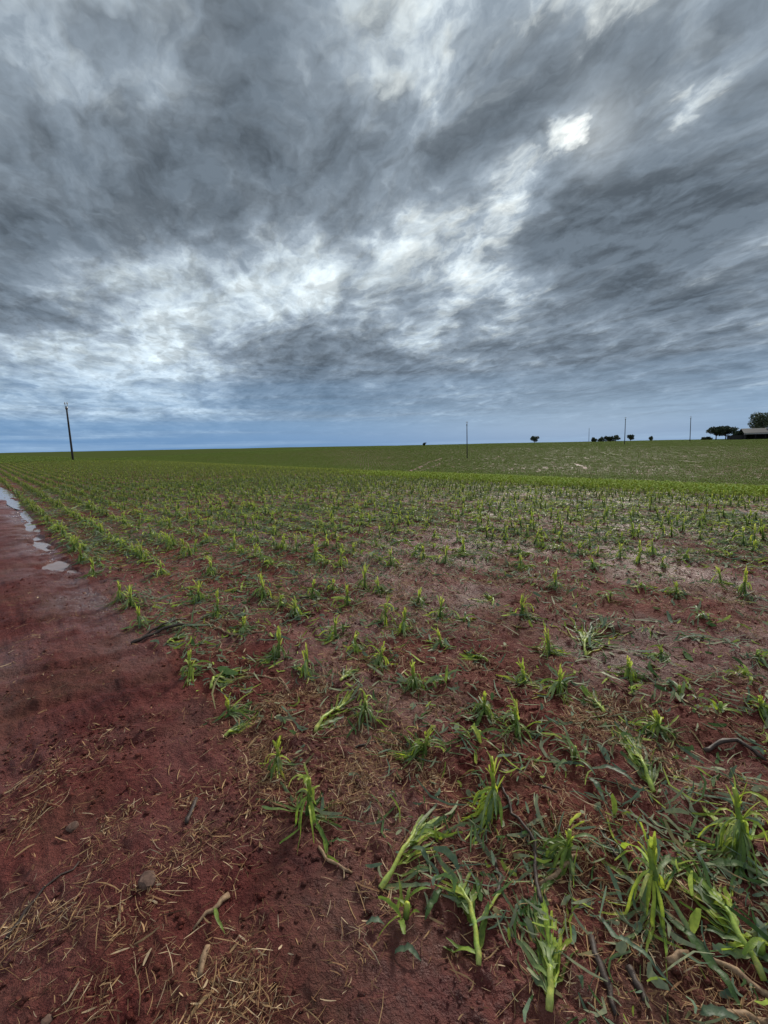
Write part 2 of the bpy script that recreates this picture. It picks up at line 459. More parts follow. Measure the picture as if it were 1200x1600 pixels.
class Geo:
    def __init__(s): s.v = []; s.f = []; s.c = []
    def add(s, v, f, c):
        o = len(s.v); s.v += v; s.c += c; s.f += [tuple(i+o for i in q) for q in f]
    def mesh(s, name, mat):
        me = bpy.data.meshes.new(name); me.from_pydata(s.v, [], s.f)
        me.polygons.foreach_set('use_smooth', np.ones(len(s.f), bool))
        a = me.color_attributes.new('Col', 'FLOAT_COLOR', 'POINT')
        c = np.ones((len(s.v), 4), np.float32); c[:, :3] = np.array(s.c, np.float32).reshape(-1, 3)
        a.data.foreach_set('color', c.ravel())
        me.materials.append(mat); return me

def strip(g, start, d, L, w, c0, c1, gnd, droop=1.0, n=8, fold=.35, torn=.5, twist=0.0, wob=.25):
    """one leaf blade: it leaves start along d, bends under its weight and lies down where it meets the ground"""
    p = Vector(start); d = Vector(d).normalized(); st = L/n
    V, C, Fc = [], [], []
    tw = random.uniform(-.3, .3)
    end = random.uniform(.15, .6)*torn
    hd = Vector((d.x, d.y, 0)); hd = hd.normalized() if hd.length > .05 else Vector((random.uniform(-1, 1), random.uniform(-1, 1), 0)).normalized()
    lift = random.uniform(.003, .012)
    for i in range(n+1):
        f = i/n
        side = d.cross(Vector((0, 0, 1)))
        if side.length < .15: side = hd.cross(Vector((0, 0, 1)))
        side.normalize()
        nor = side.cross(d).normalized()
        a = tw + twist*f
        sd = side*math.cos(a) + nor*math.sin(a)
        up = nor*math.cos(a) - side*math.sin(a)
        prof = min(1, .55+2.2*f)*(1-max(0, (f-.45)/.55)**1.6*(1-end))
        wl = w*.5*prof*(1+random.uniform(-.30, .18)*torn); wr = w*.5*prof*(1+random.uniform(-.30, .18)*torn)
        cc = lerp(c0, c1, f)
        a_, b_ = p - sd*wl + up*wl*fold, p + sd*wr + up*wr*fold
        g0 = gnd(p.x, p.y)
        a_.z = max(a_.z, g0+.002); b_.z = max(b_.z, g0+.002)
        V += [tuple(a_), tuple(p), tuple(b_)]
        C += [jit(cc, .10), tuple(v*1.25 for v in cc), jit(cc, .10)]
        if i < n:
            k = 3*i
            Fc += [(k, k+1, k+4, k+3), (k+1, k+2, k+5, k+4)]
        d = (d + Vector((random.gauss(0, wob), random.gauss(0, wob), random.gauss(0, wob*.5)))*.35*min(1, st*12) + Vector((0, 0, -droop*st*(3+6*f)))).normalized()
        q = p + d*st
        gg = gnd(q.x, q.y)+lift
        if q.z < gg:
            q.z = gg; dd = (q-p)
            if dd.length < st*.5:                       # came down steeply: fold over and run along the ground
                dd = hd*st + Vector((random.uniform(-.5, .5), random.uniform(-.5, .5), 0))*st
                q = p+dd; q.z = gnd(q.x, q.y)+lift
            d = (q-p).normalized()
        p = q
    g.add(V, Fc, C)
    return p

def tube(g, pts, rad, col, sides=8, rough=0.0, cap=True):
    V, C, Fc = [], [], []
    n = len(pts)
    for i, p in enumerate(pts):
        p = Vector(p)
        d = (Vector(pts[min(i+1, n-1)]) - Vector(pts[max(i-1, 0)])).normalized()
        a = d.cross(Vector((.3, .9, .2)) if abs(d.z) > .8 else Vector((0, 0, 1))).normalized(); b = d.cross(a)
        r = rad[i] if isinstance(rad, (list, tuple)) else rad
        c = col[i] if isinstance(col, list) else col
        for k in range(sides):
            th = 2*math.pi*k/sides; rr = r*(1+random.uniform(-rough, rough))
            V.append(tuple(p + a*math.cos(th)*rr + b*math.sin(th)*rr)); C.append(jit(c, .08))
    for i in range(n-1):
        for k in range(sides):
            k2 = (k+1) % sides
            Fc.append((i*sides+k, i*sides+k2, (i+1)*sides+k2, (i+1)*sides+k))
    if cap:
        Fc.append(tuple(range(sides))[::-1]); Fc.append(tuple((n-1)*sides+k for k in range(sides)))
    g.add(V, Fc, C)

def rdir(az, el):
    return Vector((math.cos(az)*math.cos(el), math.sin(az)*math.cos(el), math.sin(el)))

def stub(base, top, gnd, lod=0, leaves=6, spread=1.0, hang=None):
    """hail-broken plant: short stalk with a frayed brush of whorl leaves, limp torn straps fallen round it. Returns [(name, Geo)]"""
    base = Vector(base); top = Vector(top); H = max((top-base).length, .05)
    lean = Vector((random.gauss(0, .12), random.gauss(0, .12), 0))*H
    ax = (top+lean*.5-base).normalized(); out = []
    g = Geo(); r = .0075+.020*min(H, .3); n = 3 if lod else 6
    hs = random.uniform(.62, .80)
    pts = [base - ax*.02] + [base + ax*H*hs*i/n + Vector((random.gauss(0, .003), random.gauss(0, .003), 0)) for i in range(1, n+1)]
    rad = [r*1.15] + [r*(1.05-.45*i/n)*(1+.12*((i % 2)*2-1)) for i in range(1, n+1)]
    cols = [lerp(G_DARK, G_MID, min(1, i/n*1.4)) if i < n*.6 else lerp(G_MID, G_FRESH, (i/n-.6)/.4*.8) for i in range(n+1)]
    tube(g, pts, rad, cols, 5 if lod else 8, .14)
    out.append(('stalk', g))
    nw = 5 if lod else random.randint(8, 13); g = Geo()
    fa = random.uniform(0, 6.28); fdroop = random.choice([0, 0, 3.0, 6.0])
    for i in range(nw):
        az = random.uniform(0, 2*math.pi); tilt = abs(random.gauss(.12, .22))
        s = base + ax*H*random.uniform(.30, .74) + Vector((math.cos(az), math.sin(az), 0))*r*random.uniform(.3, .9)
        d = ax + Vector((math.cos(az), math.sin(az), 0))*tilt
        if fdroop: d += Vector((math.cos(fa), math.sin(fa), 0))*.25
        c1 = jit(lerp(lerp(G_MID, G_FRESH, .7), G_PALE, random.random()**1.2))
        strip(g, s, d, H*random.uniform(.16, .46), random.uniform(.007, .018), jit(lerp(G_MID, G_FRESH, .5)), c1, gnd, fdroop if random.random() < .6 else random.choice([.1, .6, 3.0]), 3 if lod else 6, .6, 1.5, random.uniform(-1.2, 1.2), .25)
    out.append(('whorl', g))
    for i in range(leaves+(2 if lod else 4)):
        g = Geo()
        az = random.uniform(0, 2*math.pi) if (hang is None or random.random() < .35) else math.atan2(hang[1], hang[0]) + random.gauss(0, .55)
        f0 = random.uniform(.02, .46); s = base + ax*H*f0 + Vector((math.cos(az), math.sin(az), 0))*r*.6
        L = random.uniform(.45, 1.1)*(.10+.62*H)*(.45+.55*spread)
        c = random.choice([G_MID, G_DARK, G_DARK, G_BLUE, G_BLUE, G_BLUE, lerp(G_MID, G_FRESH, .6)])
        ns = 1 if lod else random.choice([1, 2, 2, 3])
        limp = random.uniform(5, 13) if random.random() < .75 else random.uniform(1.5, 4)
        for k in range(ns):
            d = rdir(az + (k-(ns-1)/2)*random.uniform(.1, .5), random.uniform(-.4, .75))
            strip(g, s, d, L*random.uniform(.5, 1), random.uniform(.010, .022)/(1+.30*(ns-1)), jit(lerp(c, G_FRESH, .28)), jit(c), gnd, limp, 5 if lod else 10, .35, 1.3, random.uniform(-1.6, 1.6), .5)
        out.append(('leaf', g))
    return out

def lying(base, tip, gnd, lod=0, leaves=7, frac=.5, fan=.55, bright=.6, wide=1.0, leafdir=None):
    """plant beaten to the ground: the stalk lies along base-tip, its limp torn leaves run on beyond it"""
    base = Vector(base); tip = Vector(tip); v = tip-base; v.z = 0; L = v.length; v.normalize()
    out = []; g = Geo(); n = 4 if lod else 10
    Ls = L*frac; r = min(.0098, .0062+.009*L)
    pts, rad, cols = [], [], []
    bow = random.uniform(-.10, .10)*Ls; sd = Vector((-v.y, v.x, 0))
    for i in range(n+1):
        f = i/n; q = base + v*Ls*f + sd*bow*math.sin(math.pi*f) + sd*random.gauss(0, .0025)
        q.z = gnd(q.x, q.y) + r*.8 + .03*math.sin(math.pi*min(1, f*1.1))*min(1, L*2.5)
        pts.append(q); rad.append(r*(1.0-.45*f)*(1+(.16 if i % 4 == 1 else -.03)))
        cols.append(jit(lerp(lerp(G_PALE, G_FRESH, .6), lerp(G_FRESH, G_MID, .5), f), .25) if random.random() < bright else lerp(G_MID, G_FRESH, .3))
    tube(g, pts, rad, cols, 5 if lod else 9, .16)
    out.append(('stalk', g))
    for i in range(leaves+(1 if lod else 6)):
        g = Geo(); f = random.uniform(.05, .98) if i % 3 else random.uniform(.6, .98); k = min(n, int(f*n)); s = Vector(pts[k])+sd*random.uniform(-1, 1)*r
        vv = v if leafdir is None else (v*.4 + Vector(leafdir)*.8).normalized()
        az = math.atan2(vv.y, vv.x) + random.gauss(0, fan*(.6 if f > .5 else 1.0))
        ll = (L-Ls*f)*random.uniform(.55, 1.45)*(1 if f > .4 else .6)
        c = random.choice([G_MID, G_DARK, G_BLUE, G_BLUE, G_BLUE, lerp(G_MID, G_FRESH, .6), lerp(G_MID, G_FRESH, .3)])
        ns = 1 if lod else random.choice([1, 2, 2, 3])
        for q in range(ns):
            d = rdir(az+(q-(ns-1)/2)*.22, random.uniform(-.1, .35))
            strip(g, s, d, ll*random.uniform(.6, 1), random.uniform(.011, .024)*wide/(1+.28*(ns-1)), jit(lerp(c, G_FRESH, .35)), jit(c), gnd, random.uniform(3.0, 9.0), 5 if lod else 12, .30, 1.3, random.uniform(-1.6, 1.6), .38)
        out.append(('leaf', g))
    return out

def tuft(base, rad, gnd, lod=0, leaves=10, tone=None):
    """low heap of shredded leaves round a buried stump"""
    base = Vector(base); out = []
    for i in range(leaves):
        g = Geo(); az = random.uniform(0, 2*math.pi); o = Vector((random.gauss(0, .25), random.gauss(0, .25), 0))*rad
        s = base+o; s.z = gnd(s.x, s.y)+random.uniform(.006, .03)
        c = tone or random.choice([G_MID, G_DARK, G_BLUE, G_BLUE, lerp(G_MID, G_FRESH, .6)])
        d = rdir(az, random.uniform(.15, 1.15))
        strip(g, s, d, rad*random.uniform(.7, 1.5), random.uniform(.012, .024), jit(lerp(c, G_FRESH, .3)), jit(c), gnd, random.uniform(1.2, 3.0), 4 if lod else 8, .4, 1.0, random.uniform(-1.5, 1.5), .4)
        out.append(('leaf', g))
    if not lod:
        g = Geo(); tube(g, [base-Vector((0, 0, .02)), base+Vector((.003, 0, .03)), base+Vector((.006, .004, .055))], [.011, .010, .008], [G_DARK, G_MID, G_FRESH], 7, .15)
        out.append(('stalk', g))
    return out

def plant_object(base, parts, label, group=None, split=True, name='maize_plant'):
    base = Vector(base)
    if not split:
        G = Geo()
        for nm, g in parts: G.add(g.v, g.f, g.c)
        G.v = [tuple(Vector(q)-base) for q in G.v]
        o = link(name, G.mesh(name, M_LEAF)); o.location = base
        return tag(o, label, 'maize plant', group)
    e = link(name, None); e.location = base; e.empty_display_size = .05
    tag(e, label, 'maize plant', group)
    for nm, g in parts:
        if not g.v: continue
        g.v = [tuple(Vector(q)-base) for q in g.v]
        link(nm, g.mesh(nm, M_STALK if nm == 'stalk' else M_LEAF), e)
    return e

def above(base, px, py):
    """point over the base whose pixel height is py, leaning sideways to px"""
    b = Vector(base); bx, by, d = to_px(b)
    hgt = 0.0
    for _ in range(14):
        qx, qy, qd = to_px(b+Vector((0, 0, hgt+.001))); hgt += (qy-py)*qd/F_PX*.9
    h = max(.04, hgt); side = (px-to_px(b+Vector((0, 0, h)))[0])*d/F_PX
    return b + Vector((side, random.uniform(-.02, .02), h))

# ------------------------------------------------------------------ the maize plants nearest the camera, one by one
# kind, base pixel, top/tip pixel, extra, label
NEAR = [
 ('lie', 859,1590, 845,1362, dict(leaves=18, frac=.34, fan=.24, wide=1.25, bright=1), 'bright green maize plant beaten flat at the bottom edge, leaves fanned away from the camera'),
 ('stub', 888,1340, 884,1262, dict(leaves=10, hang=(-1,.15), spread=1.7), 'yellow-topped maize stub with a long left leaf, behind the plant flattened at the bottom edge'),
 ('stub', 1026,1407, 1022,1284, dict(leaves=14, spread=1.7), 'tall upright maize stub with torn yellow top left of the long fallen stalk'),
 ('lie', 1194,1531, 1068,1330, dict(leaves=18, frac=.60, fan=.75, wide=1.3, bright=.8), 'maize plant with a long smooth pale stalk fallen diagonally at the right edge'),
 ('stub', 1165,1328, 1152,1215, dict(leaves=15, hang=(-1,-.2), spread=1.7), 'leaning maize stub, leaves drooping left, near the right edge above the long fallen stalk'),
 ('lie', 1020,1238, 970,1125, dict(leaves=18, frac=.45, fan=.45), 'flattened maize plant with frayed pale stalk pointing away, above the tall upright stub'),
 ('tuft', 897,1182, 0,38, dict(leaves=11, tone=G_BLUE), 'round low tuft of bluish shredded leaves right of the folded yellow-green maize plant'),
 ('stub', 776,1262, 772,1183, dict(leaves=11, hang=(-1,-.3), spread=1.3), 'folded yellow-green maize plant with leaves hanging left, above the long straight fallen stalk'),
 ('tuft', 1186,1492, 0,42, dict(leaves=6), 'small leaf tuft at the foot of the long fallen stalk on the right edge'),
 ('stub', 482,1273, 477,1187, dict(leaves=8, spread=1.35), 'lone upright maize plant with spread leaves standing on bare soil beside the track'),
 ('lie', 595,1388, 690,1232, dict(leaves=10, frac=.55, fan=.45, leafdir=(.8,.5,0), bright=.9), 'long straight pale green stalk fallen with its dark leaves bunched at the far end'),
 ('tuft', 634,1433, 0,32, dict(leaves=9, tone=G_MID), 'small grassy tuft beside the lower end of the long straight fallen stalk'),
 ('lie', 748,1512, 698,1340, dict(leaves=12, frac=.70, fan=.9, bright=1), 'leaning broken stalk with one left leaf, left of the plant fanned at the bottom edge'),
 ('stub', 433,1195, 429,1152, dict(leaves=3), 'thin small maize stub standing in the heap of straw at the track edge'),
 ('stub', 664,1178, 668,1130, dict(leaves=13, hang=(-.7,.3), spread=1.9), 'bushy bent maize clump with large dark leaves folded over its top'),
 ('lie', 492,1147, 556,1078, dict(leaves=6, frac=.7, fan=.3, bright=1), 'small stalk fallen diagonally toward the camera below the yellow-green stub'),
 ('stub', 572,1118, 568,1072, dict(leaves=7), 'bright yellow-green stub at the upper end of the small diagonal fallen stalk'),
 ('lie', 532,1068, 560,1040, dict(leaves=8, frac=.4, fan=.6, bright=1), 'small bundle of pale leaves pressed down above the small diagonal fallen stalk'),
 ('stub', 648,1070, 647,1030, dict(leaves=6, spread=.8), 'slim upright maize stub next to a splayed leaf clump in the middle of the field'),
 ('tuft', 687,1068, 0,27, dict(leaves=9), 'splayed leaf clump just right of the slim upright stub in the middle of the field'),
 ('stub', 480,1052, 479,997, dict(leaves=6, spread=.7), 'stout bright green maize stub right of the tangle of brown roots'),
 ('stub', 593,1034, 596,1006, dict(leaves=8), 'short frayed stub in a ring of grey-green shreds, lower right of another frayed stub'),
 ('stub', 555,1014, 555,990, dict(leaves=8), 'short frayed stub in a ring of grey-green shreds, upper left of another frayed stub'),
 ('stub', 525,994, 525,958, dict(leaves=5, hang=(-1,0)), 'thin upright stalk with its leaves lying to the left, above the two frayed stubs'),
 ('stub', 630,984, 634,944, dict(leaves=9), 'dense maize clump with dark base in the middle of the field'),
 ('stub', 603,970, 602,922, dict(leaves=3, spread=.7), 'thin tall yellow stub left of the dense maize clump'),
 ('stub', 435,1024, 433,980, dict(leaves=8, hang=(-1,0), spread=1.3), 'maize plant with a long leaf stretched left, left of the stout bright stub'),
 ('stub', 690,1007, 686,982, dict(leaves=6, hang=(-1,0)), 'small pale maize plant with leaves pressed to the left, below the dense clump'),
 ('lie', 762,1032, 715,1014, dict(leaves=8, frac=.3, fan=.25, bright=.4), 'flat dark green leaf bundle pointing left on bare red soil'),
 ('stub', 757,1114, 756,1076, dict(leaves=10, spread=1.4), 'wide dark maize clump with one upright tip, left of the twin leafy plant'),
 ('tuft', 748,1155, 0,34, dict(leaves=7), 'low bent leaf tuft just below the wide dark maize clump'),
 ('stub', 462,960, 462,932, dict(leaves=6), 'short bright stub among shreds, third of a loose line of small stubs'),
 ('stub', 437,946, 438,926, dict(leaves=5), 'very short bright stub left of the third small stub'),
 ('stub', 488,930, 492,902, dict(leaves=6), 'short stub with a yellow tip standing in grey-green litter'),
 ('stub', 413,935, 412,895, dict(leaves=9), 'full green maize plant with a curled top in the third row'),
 ('stub', 520,923, 522,903, dict(leaves=3), 'tiny leaning yellow stub left of a pair of thin stubs'),
 ('stub', 543,944, 541,912, dict(leaves=6), 'thin maize stub with tattered leaves, left of a tall thin stub'),
 ('stub', 570,918, 569,880, dict(leaves=3), 'tall thin yellow-green stub on a small bare patch'),
 ('stub', 592,923, 590,900, dict(leaves=5), 'short stub just right of the tall thin yellow-green stub'),
 ('stub', 652,940, 656,915, dict(leaves=7), 'leafy stub with yellow crown behind the dense maize clump'),
 ('stub', 687,961, 686,930, dict(leaves=5), 'dark thin stub with grey shreds right of the dense maize clump'),
 ('tuft', 725,971, 0,25, dict(leaves=7), 'small grey-green shredded plant alone on open red soil'),
 ('lie', 770,947, 760,925, dict(leaves=6, frac=.6, fan=.5), 'pale stalk lying away from the camera on open red soil'),
 ('stub', 868,923, 867,890, dict(leaves=7), 'small leafy maize plant alone on the pale wet soil'),
 ('stub', 813,964, 813,922, dict(leaves=6, hang=(1,0), spread=1.4), 'upright stub with leaves laid to both sides near the middle of the bare patch'),
 ('stub', 858,1018, 853,975, dict(leaves=9, hang=(1,0)), 'arched bright maize plant with leaves hanging to the right'),
 ('lie', 914,1024, 925,965, dict(leaves=11, frac=.4, fan=.7), 'broad pressed leaf heap right of the arched bright plant'),
 ('stub', 983,1054, 980,1025, dict(leaves=12, spread=1.2), 'rounded bright maize clump folded over itself on open red soil'),
 ('stub', 1033,1027, 1034,1007, dict(leaves=2, hang=(-1,0)), 'tiny bare stub with a single leaf to its left on open soil'),
 ('stub', 820,1064, 817,1035, dict(leaves=10, spread=1.3), 'splayed maize plant with pale heart, above the twin leafy plant'),
 ('stub', 872,1078, 876,1040, dict(leaves=10, spread=1.4), 'grey-green splayed maize plant with a shadowy base right of the pale-hearted plant'),
 ('lie', 945,1111, 913,1075, dict(leaves=6, frac=.5, fan=.7, bright=1), 'broken maize plant with a pale stalk leaning up left, right of the grey-green splayed plant'),
 ('stub', 1030,1144, 1024,1108, dict(leaves=9, spread=1.2), 'spiky light green stub at the head of the flattened frayed plant'),
 ('stub', 810,1138, 806,1088, dict(leaves=11, spread=1.3), 'twin leafy plant with bright lower leaves right of the wide dark clump'),
 ('tuft', 1124,1111, 0,26, dict(leaves=7), 'small blue-green leaf knot on bare soil near the right edge'),
 ('stub', 1190,1114, 1188,1085, dict(leaves=10, spread=1.4), 'spreading grass-like maize plant cut by the right edge'),
 ('tuft', 1162,1058, 0,26, dict(leaves=9, tone=lerp(G_MID, G_FRESH, .3)), 'flat yellowish leaf mound near the right edge'),
 ('tuft', 1182,1031, 0,26, dict(leaves=8), 'dark leaf knot above the flat yellowish mound at the right edge'),
 ('tuft', 1060,1082, 0,28, dict(leaves=6, tone=G_BLUE), 'thin scatter of grey leaves pressed onto open red soil'),
 ('tuft', 1097,970, 0,30, dict(leaves=10, tone=G_BLUE), 'grey leaf mound with straw in front near the right side'),
 ('tuft', 953,937, 0,22, dict(leaves=9), 'dark rounded leaf lump on the bare patch'),
 ('stub', 1057,934, 1056,905, dict(leaves=8), 'green maize clump with a bent tip right of the bare patch'),
 ('stub', 1127,911, 1126,882, dict(leaves=8), 'green maize clump standing left of another upright one near the right edge'),
 ('stub', 1163,932, 1165,885, dict(leaves=8), 'tall leafy maize plant near the right edge'),
 ('tuft', 1001,921, 0,26, dict(leaves=9), 'flattened grey-green plant between the dark lump and the bent-tip clump'),
 ('stub', 188,939, 184,905, dict(leaves=6), 'first-row maize plant at the start of the tight group of three by the track'),
 ('stub', 205,949, 203,915, dict(leaves=6), 'middle maize plant of the tight first-row group of three by the track'),
 ('stub', 219,978, 215,942, dict(leaves=6, spread=.8), 'nearest maize plant of the tight first-row group of three by the track'),
 ('lie', 246,986, 285,978, dict(leaves=6, frac=.4, bright=1), 'bright maize plant lying to the right over a dark stalk beside the track'),
 ('lie', 262,1008, 298,992, dict(leaves=7, frac=.3, bright=1), 'yellow-green bundle pressed down in front of the dark stalk beside the track'),
 ('stub', 298,1057, 296,1018, dict(leaves=7, spread=1.2), 'first-row maize plant with one long blade pointing straight up'),
 ('lie', 330,1078, 352,1035, dict(leaves=9, frac=.4, fan=.5, leafdir=(1,.3,0), bright=1), 'maize plant with pale ribs, dark leaves dragged to the right, in the first row'),
 ('stub', 356,1114, 355,1083, dict(leaves=6, hang=(1,.1), spread=1.4), 'small first-row maize plant with a leaf held out to the right'),
 ('lie', 352,1152, 400,1122, dict(leaves=9, frac=.3, fan=.3, bright=1, wide=1.1), 'striped leaf bundle lying to the right above the straw heap'),
 ('stub', 310,940, 308,905, dict(leaves=7), 'rear plant of the pair in the second row'),
 ('stub', 340,961, 337,922, dict(leaves=6), 'front plant of the pair in the second row'),
 ('stub', 381,986, 380,960, dict(leaves=8, spread=1.2), 'low spread maize plant in the second row in front of the pair'),
 ('stub', 252,898, 250,875, dict(leaves=8), 'round leafy plant in the second row behind the dark litter'),
 ('stub', 331,896, 331,870, dict(leaves=10), 'round leafy plant in the third row with drooping leaves'),
 ('stub', 148,898, 146,872, dict(leaves=8), 'leafy first-row plant beside the nearest puddle'),
 ('tuft', 377,919, 0,22, dict(leaves=8), 'low pale shredded plant between the second and third rows'),
 ('stub', 126,877, 125,848, dict(leaves=8), 'leafy first-row plant just beyond the nearest puddle'),
]
used_px = []
for (kind, bx, by, tx, ty, kw, label) in NEAR:
    b = P(bx, by); used_px.append((bx, by))
    if kind == 'stub':
        kw = dict(kw); kw['leaves'] = kw.get('leaves', 6)+3; kw['spread'] = kw.get('spread', 1.0)*1.15
        parts = stub(b, above(b, tx, ty), ground, **kw)
    elif kind == 'lie':
        parts = lying(b, P(tx, ty), ground, **kw)
    else:
        parts = tuft(b, ty*to_px(b)[2]/F_PX, ground, **kw)
    plant_object(b, parts, label, 'hail-torn maize plants')

# ------------------------------------------------------------------ the maize rows behind them
def row_positions(t0, t1, s0, s1, step):
    out = []
    k0 = math.ceil((t0-ROW_T0)/ROW_GAP); k1 = math.floor((t1-ROW_T0)/ROW_GAP)
    for k in range(k0, k1+1):
        t = ROW_T0+k*ROW_GAP
        s = np.arange(s0, s1, step) + RNG.uniform(-.35, .35, len(np.arange(s0, s1, step)))*step
        tt = t + RNG.normal(0, .035, len(s))
        out.append(np.stack([tt, s, np.full(len(s), k)], -1))
    return np.vstack(out)

ts = row_positions(ROW_T0, 27, -25, 75, .17)
xs = ts[:, 0]*RN[0]+ts[:, 1]*RD[0]; ys = ts[:, 0]*RN[1]+ts[:, 1]*RD[1]
ok = (ys > 3) & (np.abs(xs) < ys*1.02+1.5) & (np.hypot(xs, ys) < 75)
ts, xs, ys = ts[ok], xs[ok], ys[ok]
Dd = np.hypot(xs, ys)
patch = fbm(xs*.33, ys*.33, 3, 77)
keep = np.clip(.66 + .34*sstep(5.0, 8, Dd), 0, 1) * np.clip(1-1.5*np.clip(patch-.56, 0, 1)*4*(1-sstep(6, 9, Dd)), .25, 1)
keep = np.where(ts[:, 2] < 1, np.maximum(keep, .9), keep)               # the outer row survived best
keep = np.where(ts[:, 0] > 16.3, 1.0, keep)
sel = RNG.random(len(xs)) < keep
ts, xs, ys, Dd = ts[sel], xs[sel], ys[sel], Dd[sel]
pm = pud_mask(xs, ys)
zs = height(xs, ys)
rows_near, rows_far = [], []
for i in range(len(xs)):
    if pm[i] > .1: continue
    px, py, d = to_px((xs[i], ys[i], zs[i]))
    if py > 890: continue
    if py > 862 and any(abs(px-a) < 22 and abs(py-b_) < 16 for a, b_ in used_px): continue
    inview = 8 < px < 1192 and py < 888
    rows_near.append((d, i, px, py, inview))
rows_near.sort()
cand = [r for r in rows_near if r[4]][:212]
near_ids = {r[1] for r in cand}
far_ids = [r[1] for r in rows_near if r[1] not in near_ids]
_u = ['first', 'second', 'third', 'fourth', 'fifth', 'sixth', 'seventh', 'eighth', 'ninth']
ORD = _u + ['tenth', 'eleventh', 'twelfth', 'thirteenth', 'fourteenth', 'fifteenth', 'sixteenth', 'seventeenth', 'eighteenth', 'nineteenth']
for _a, _b in (('twentieth', 'twenty-'), ('thirtieth', 'thirty-'), ('fortieth', 'forty-'), ('fiftieth', 'fifty-')): ORD += [_a] + [_b+q for q in _u]
members = {}
for (bx, by) in used_px:
    b = P(bx, by); t_, s_ = ts_of(b.x, b.y); members.setdefault(int(round((t_-ROW_T0)/ROW_GAP)), []).append((s_, -1))
for (d, i, px, py, _) in cand: members.setdefault(int(ts[i, 2]), []).append((ts[i, 1], i))
rank = {}
for k, lst in members.items():
    for q, (s_, i) in enumerate(sorted(lst)):
        if i >= 0: rank[i] = q
for (d, i, px, py, _) in cand:
    b = Vector((xs[i], ys[i], zs[i])); k = int(ts[i, 2])
    rr = random.random(); big = py > 842
    if rr < .58:
        knd = 'broken maize stub'; parts = stub(b, b+Vector((random.gauss(0, .03), random.gauss(0, .03), random.uniform(.11, .28))), ground, leaves=random.randint(6, 9), spread=1.4, lod=0 if big else 1)
    elif rr < .84: knd = 'shredded maize tuft'; parts = tuft(b, random.uniform(.10, .17), ground, leaves=8, lod=0 if big else 1)
    else:
        a = random.uniform(0, 6.28); knd = 'flattened maize plant'; parts = lying(b, b+Vector((math.cos(a), math.sin(a), 0))*random.uniform(.25, .4), ground, leaves=6, lod=0 if big else 1)
    lab = '%s, %s plant from the front of the %s row counted from the track' % (knd, ORD[rank[i]], ORD[k])
    plant_object(b, parts, lab, 'hail-torn maize plants', split=big)

# ------------------------------------------------------------------ the rest of the crop, past counting: scattered copies of a few whole plants
def stuff_points(name, label, pts, rot, scl, var, protos, category):
    """one object of kind stuff; geometry nodes set the plants out on its points"""
    src = bpy.data.collections.new(name+'_sources')
    for p_ in protos: src.objects.link(p_)
    me = bpy.data.meshes.new(name); me.vertices.add(len(pts)); me.vertices.foreach_set('co', np.asarray(pts, np.float32).ravel())
    for nm, ty, arr in (('rot', 'FLOAT_VECTOR', rot), ('scl', 'FLOAT_VECTOR', scl), ('var', 'INT', var)):
        a = me.attributes.new(nm, ty, 'POINT')
        a.data.foreach_set('vector' if ty == 'FLOAT_VECTOR' else 'value', np.asarray(arr, np.int32 if ty == 'INT' else np.float32).ravel())
    o = link(name, me, kind='stuff', label=label, category=category)
    ng = bpy.data.node_groups.new(name, 'GeometryNodeTree')
    ng.interface.new_socket('Geometry', in_out='INPUT', socket_type='NodeSocketGeometry')
    ng.interface.new_socket('Geometry', in_out='OUTPUT', socket_type='NodeSocketGeometry')
    gi = ng.nodes.new('NodeGroupInput'); go = ng.nodes.new('NodeGroupOutput')
    ci = ng.nodes.new('GeometryNodeCollectionInfo'); ci.inputs['Collection'].default_value = src
    ci.inputs['Separate Children'].default_value = True; ci.inputs['Reset Children'].default_value = True
    ip = ng.nodes.new('GeometryNodeInstanceOnPoints'); ip.inputs['Pick Instance'].default_value = True
    def na(nm, ty):
        n = ng.nodes.new('GeometryNodeInputNamedAttribute'); n.data_type = ty; n.inputs['Name'].default_value = nm
        return n.outputs['Attribute']
    L = ng.links.new
    m2p = ng.nodes.new('GeometryNodeMeshToPoints')
    L(gi.outputs[0], m2p.inputs['Mesh']); L(m2p.outputs[0], ip.inputs['Points']); L(ci.outputs[0], ip.inputs['Instance'])
    L(na('var', 'INT'), ip.inputs['Instance Index'])
    e2r = ng.nodes.new('FunctionNodeEulerToRotation'); L(na('rot', 'FLOAT_VECTOR'), e2r.inputs[0]); L(e2r.outputs[0], ip.inputs['Rotation'])
    L(na('scl', 'FLOAT_VECTOR'), ip.inputs['Scale'])
    L(ip.outputs[0], go.inputs[0])
    md = o.modifiers.new('scatter', 'NODES'); md.node_group = ng
    return o

def proto(name, parts, mat=None):
    G = Geo()
    for nm, g in parts: G.add(g.v, g.f, g.c)
    return bpy.data.objects.new(name, G.mesh(name, mat or M_LEAF))

